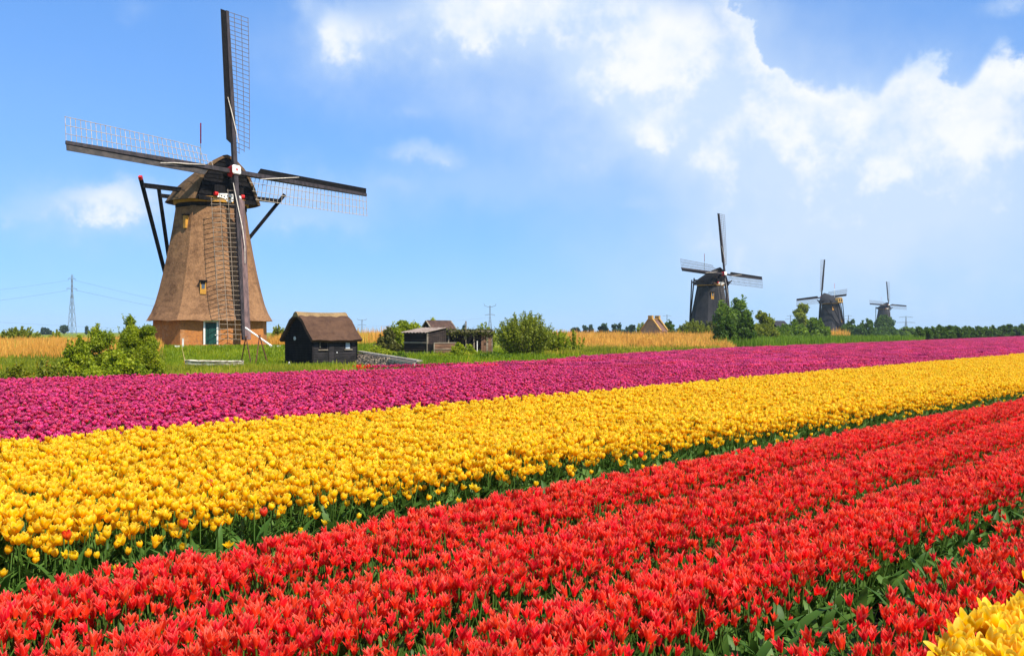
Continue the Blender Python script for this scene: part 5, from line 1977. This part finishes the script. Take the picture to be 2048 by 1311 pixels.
# hedge of trees at the far right: two forms, copied
hr = np.random.default_rng(4)
protos, protos_h = [], []
gh = 'trees in the long hedge at the far right'
pxs = np.linspace(1838, 2062, 16)
hedge_labels = 'dense dark green tree in the long hedge along the far right horizon'
for i, px in enumerate(pxs):
    top = 653 - (px - 1838) * 0.012 + hr.uniform(-2.2, 2.5)
    dd = np.linspace(60, 600, 800)
    D = float(dd[np.argmax(dd > edge_y(gx(px, dd)))]) + 30
    if i < 4:
        t = make_tree('hedge_tree', hedge_labels, 'tree', px, D, 30, top, LD, 'bush', gh, 0.26, 1.0, 90 + i)
        protos.append(t)
        protos_h.append(EYE + (HY - top) * D / F - t.location.z)
    else:
        src = protos[i % 4]
        t = src.copy()
        col.objects.link(t)
        x = gx(px, D)
        t.location = (x, D, gz(x, D))
        t.rotation_euler = (0, 0, hr.uniform(0, 6.28))
        g_ = gz(x, D)
        k_ = protos_h[i % 4]
        want = EYE + (HY - top) * D / F - g_
        t.scale = (D / src.location.y * hr.uniform(0.9, 1.15), D / src.location.y, want / k_)
        for ch in src.children:
            c = ch.copy()
            col.objects.link(c)
            c.parent = t


# ------------------------------------------------------------------ grass and reeds
def blades(name, label, cat, x, y, hgt, wid, mat, rng, lean=0.25, tint=None, rough=0.25):
    n = len(x)
    z = ground_z(x, y)
    a = rng.uniform(0, 6.283, n)
    h = hgt * np.where(rng.random(n) < 0.06, rng.uniform(1.1, 1.45, n), rng.uniform(0.55, 1.1, n)) * (1 + rough * lownoise(x, y, 41, 0.35) + rough * lownoise(x, y, 42, 1.1))
    w = wid * rng.uniform(0.7, 1.3, n)
    la = rng.uniform(0, 6.283, n)
    lx, ly = np.cos(la) * lean * h * rng.random(n), np.sin(la) * lean * h * rng.random(n)
    p0 = np.stack([x - np.cos(a) * w / 2, y - np.sin(a) * w / 2, z - 0.03], 1)
    p1 = np.stack([x + np.cos(a) * w / 2, y + np.sin(a) * w / 2, z - 0.03], 1)
    p2 = np.stack([x + lx + np.cos(a) * w * 0.2, y + ly + np.sin(a) * w * 0.2, z + h], 1)
    p3 = np.stack([x + lx - np.cos(a) * w * 0.2, y + ly - np.sin(a) * w * 0.2, z + h], 1)
    V = np.stack([p0, p1, p2, p3], 1).reshape(-1, 3)
    Fc = np.arange(4 * n).reshape(n, 4)
    if tint is None:
        tint = np.clip(0.5 + 0.45 * lownoise(x, y, 31, 0.5) + rng.normal(0, 0.15, n), 0, 1)
    me = np_mesh(name, V, Fc, mat, {'tint': np.repeat(tint, 4)})
    o = link(name, me)
    return tag(o, label, cat, kind='stuff')


def fill(n, px0, px1, d0, d1, rng, power=1.0, ragged=0):
    D = d0 + (d1 - d0) * rng.random(n) ** power
    px = rng.uniform(px0, px1, n)
    if ragged:
        e = np.minimum(px - px0, px1 - px) / ragged + 0.8 * lownoise(px * 0.06, D * 0.2, 51, 1.0)
        k = rng.random(n) < np.clip(e, 0, 1)
        px, D = px[k], D[k]
    return (px - CX) / F * D, D


gr = np.random.default_rng(8)
x, y = fill(95000, -120, 760, 24, 76, gr, 0.8)
bank = lambda x, y: (y > 44) & (y < 62.5) & (CX + F * x / y > 708) & (CX + F * x / y < 838 - 2.2 * (y - 46))
boat = lambda x, y: (np.abs(x + 17.7) < 1.9) & (y > 51.2) & (y < 54.4)
k = (y > edge_y(x) + 0.25) & ~bank(x, y) & ~boat(x, y)
x, y = x[k], y[k]
hh = np.where(y < 58, 0.26, 0.20) * (1 + 0.5 * np.clip(lownoise(x, y, 33, 0.9), 0, 1))
blades('meadow_grass', 'bright green grass on the slope below the windmill', 'grass', x, y, hh, 0.05, M['grass'], gr, 0.6)
x, y = fill(26000, 700, 1200, 33, 78, gr)
k = (y > edge_y(x) + 0.25) & ~bank(x, y) & ~((x > -5.6) & (x < 1.2) & (y < np.interp(x, STRIP_EDGE[:, 0], STRIP_EDGE[:, 1]) + 0.6))
blades('tall_grass', 'green grass around the shack and shelter', 'grass', x[k], y[k], 0.30, 0.05, M['grass'], gr, 0.5)
x, y = fill(9000, 120, 720, 42, 52, gr)
k = (y > edge_y(x) + 0.3) & ~boat(x, y)
blades('rank_grass', 'tall yellowish grass stems along the field edge', 'grass', x[k], y[k], 0.42, 0.035, M['sedge'], gr, 0.35)
# reeds
x, y = fill(36000, -140, 330, 64, 98, gr, 1.0, 40)
blades('golden_reeds', 'dry golden reed bed left of the windmill', 'reeds', x, y, 0.64, 0.045, M['reed'], gr, 0.3)
x, y = fill(11000, 530, 800, 84, 104, gr, 1.0, 20)
blades('golden_reeds', 'dry golden reeds seen between windmill, shed and barn', 'reeds', x, y, np.where(CX + F * x / y < 640, 0.8, 1.25), 0.055, M['reed'], gr, 0.3)
x, y = fill(70000, 1080, 1475, 72, 165, gr, 0.8, 45)
blades('golden_reeds', 'wide dry golden reed bed around the stone hut', 'reeds', x, y, np.interp(y, (72, 84, 110, 165), (0.45, 0.72, 1.0, 1.35)), 0.07, M['reed'], gr, 0.2)
x, y = fill(7000, 1560, 1700, 205, 228, gr, 1.0, 40)
blades('golden_reeds', 'small dry reed patches below the rear-facing windmill', 'reeds', x, y, 1.9, 0.12, M['reed'], gr, 0.2)
x, y = fill(22000, 1090, 1440, 58, 80, gr)
k = y > edge_y(x) + 0.3
blades('green_sedge', 'yellow-green sedge strip between golden reeds and tulips', 'sedge', x[k], y[k], 0.42, 0.06, M['sedge'], gr, 0.3)
x, y = fill(26000, 1420, 1850, 90, 225, gr)
k = y > edge_y(x) + 0.3
blades('green_sedge', 'darker green sedge strip along the tulips at the right', 'sedge', x[k], y[k], 0.9, 0.09, M['leaf_mid'], gr, 0.3)
x, y = fill(9000, -140, 330, 40, 66, gr)
blades('weeds', 'yellow-green weeds in front of the left reed bed', 'weeds', x, y, 0.42, 0.06, M['leaf_scrub'], gr, 0.5)

# a pale dry stalk clump in the meadow, left of the boat
p0 = P(371, 738, 53.5)
st = thing('dry_stalk', 'tall pale dry stalk with a tuft at its foot, left of the boat', 'plant', (p0.x, p0.y, gz(p0.x, p0.y)))
MB().tube([(0.05, 0, 0), (-0.06, 0, 0.6), (-0.25, 0, 1.45)], [0.03, 0.025, 0.008], 5).build('stalk', M['straw'], st)
rg = np.random.default_rng(2)
link('tuft', leaf_cards('tuft', np.stack([rg.normal(0.05, 0.09, 90), rg.normal(0, 0.08, 90), rg.uniform(0.02, 0.45, 90)], 1), 0.05, M['reed'], rg, None, 4.0, -0.2), st)


# ------------------------------------------------------------------ pylons and cables
def pylon(px, D, top, label, arms, base_w, yaw, waist=0.75, horns=False, mem=0.3):
    x = gx(px, D)
    g = gz(x, D)
    Hh = EYE + (HY - top) * D / F - g
    root = thing('pylon', label, 'pylon', (x, D, g), R(yaw), 'power line pylons')
    top_w = base_w * 0.16
    corner = lambda t: (base_w + (top_w - base_w) * min(1, t / waist) if t < waist else top_w) / 2
    for sx, sy in ((-1, -1), (1, -1), (1, 1), (-1, 1)):
        MB().tube([(sx * corner(t), sy * corner(t), Hh * t) for t in (0, waist, 1.0 if not horns else 0.93)], mem * 0.55, 4).build('leg', M['steel'], root)
    lv = [0, 0.16, 0.31, 0.45, 0.57, 0.68, 0.77, 0.85, 0.93]
    b = MB()
    for i in range(len(lv) - 1):
        t0, t1 = lv[i], lv[i + 1]
        a, c = corner(t0), corner(t1)
        for (ax, ay), (bx, by) in (((-1, -1), (1, -1)), ((1, -1), (1, 1)), ((1, 1), (-1, 1)), ((-1, 1), (-1, -1))):
            b.tube([(ax * a, ay * a, Hh * t0), (bx * c, by * c, Hh * t1)], mem * 0.33, 3, cap=False)
            b.tube([(bx * a, by * a, Hh * t0), (ax * c, ay * c, Hh * t1)], mem * 0.33, 3, cap=False)
            b.tube([(ax * c, ay * c, Hh * t1), (bx * c, by * c, Hh * t1)], mem * 0.36, 3, cap=False)
    b.build('bracing', M['steel'], root)
    for t, ln in arms:
        b = MB()
        for s in (-1, 1):
            if horns and t > 0.9:
                b.tube([(s * top_w / 2, 0, Hh * 0.88), (s * ln, 0, Hh * 0.93), (s * ln * 1.12, 0, Hh)], mem * 0.7, 4)
            else:
                b.tube([(s * top_w / 2, -top_w / 2, Hh * t), (s * ln, 0, Hh * t)], mem * 0.45, 4)
                b.tube([(s * top_w / 2, top_w / 2, Hh * t), (s * ln, 0, Hh * t)], mem * 0.45, 4)
                b.tube([(s * top_w / 2, 0, Hh * t + 1.6), (s * ln, 0, Hh * t)], mem * 0.4, 4)
                b.tube([(s * ln * 0.93, 0, Hh * t), (s * ln * 0.93, 0, Hh * t - 1.6)], mem * 0.3, 4)
        b.build('cross_arm', M['steel'], root)
    return root, Hh


py1, h1 = pylon(144, 700, 549, 'tall steel lattice pylon above the reeds at the left', ((0.93, 4.5), (0.76, 6.5)), 4.8, 80, 0.74, False, 0.28)
pylon(980, 1250, 607, 'horned steel pylon rising behind the large willow bush', ((0.95, 7.5), (0.62, 7.0)), 6.0, 8, 0.6, True, 0.5)
pylon(724, 1700, 637, 'small horned pylon just right of the black shed roof', ((0.95, 7.5), (0.55, 8.0)), 7.0, 8, 0.5, True, 0.6)
pylon(1334, 1900, 629, 'faint T-shaped pylon right of the stone hut', ((0.93, 9.0),), 5.0, 5, 0.7, False, 0.5)
pylon(1581, 1700, 630, 'faint pylon left of the loose pale tree', ((0.95, 7.0), (0.75, 10.5)), 5.0, 5, 0.7, False, 0.45)
pylon(1697, 1700, 630, 'faint pylon between the rear-facing and the far windmill', ((0.95, 7.0), (0.75, 10.5)), 5.0, 5, 0.7, False, 0.45)
pylon(1812, 1500, 632, 'faint two-armed pylon above the hedge start at the right', ((0.93, 12.0), (0.58, 16.0)), 5.0, 5, 0.7, False, 0.5)


def cable(label, a, b, sag, r):
    a, b = Vector(a), Vector(b)
    pts = []
    for i in range(25):
        t = i / 24
        p = a.lerp(b, t)
        p.z -= sag * 4 * t * (1 - t)
        pts.append(p)
    o = MB().tube([p - a for p in pts], r, 4).build('power_cable', M['steel'], None, False, a)
    return tag(o, label, 'cable', 'power cables of the tall left pylon')


x1 = gx(144, 700)
cable('upper power cable running left from the tall pylon', (x1 - 2, 700, h1 * 0.91), (-640, 640, 27), 10.0, 0.06)
cable('lower power cable running left from the tall pylon', (x1 - 3, 700, h1 * 0.74), (-640, 640, 20), 11.0, 0.08)
cable('upper power cable from the tall pylon descending behind the windmill', (x1 + 2, 700, h1 * 0.91), (gx(722, 1700), 1700, 25), 16.0, 0.07)
cable('lower power cable from the tall pylon descending behind the windmill', (x1 + 3, 700, h1 * 0.74), (gx(726, 1700), 1700, 17), 14.0, 0.09)
cable('lowest faint power cable crossing behind the left reeds', (-700, 900, 27), (gx(980, 1250), 1250, 22), 20.0, 0.08)


# ------------------------------------------------------------------ the air: far things fade to pale blue
def build_haze():
    m, t = new_mat('haze_air')
    pv = t.add('ShaderNodeVolumePrincipled')
    pv.inputs['Color'].default_value = (0.72, 0.86, 1.0, 1)
    pv.inputs['Density'].default_value = HAZE
    pv.inputs['Anisotropy'].default_value = 0.0
    o = t.add('ShaderNodeOutputMaterial')
    t.link(pv.outputs[0], o.inputs['Volume'])
    b = MB().box((0, 2000, 33.0), (7600, 4800, 70.0))
    h = b.build('haze', m)
    tag(h, 'thin pale summer haze over the polder', 'haze', kind='stuff')


HAZE = 0.00013
build_haze()
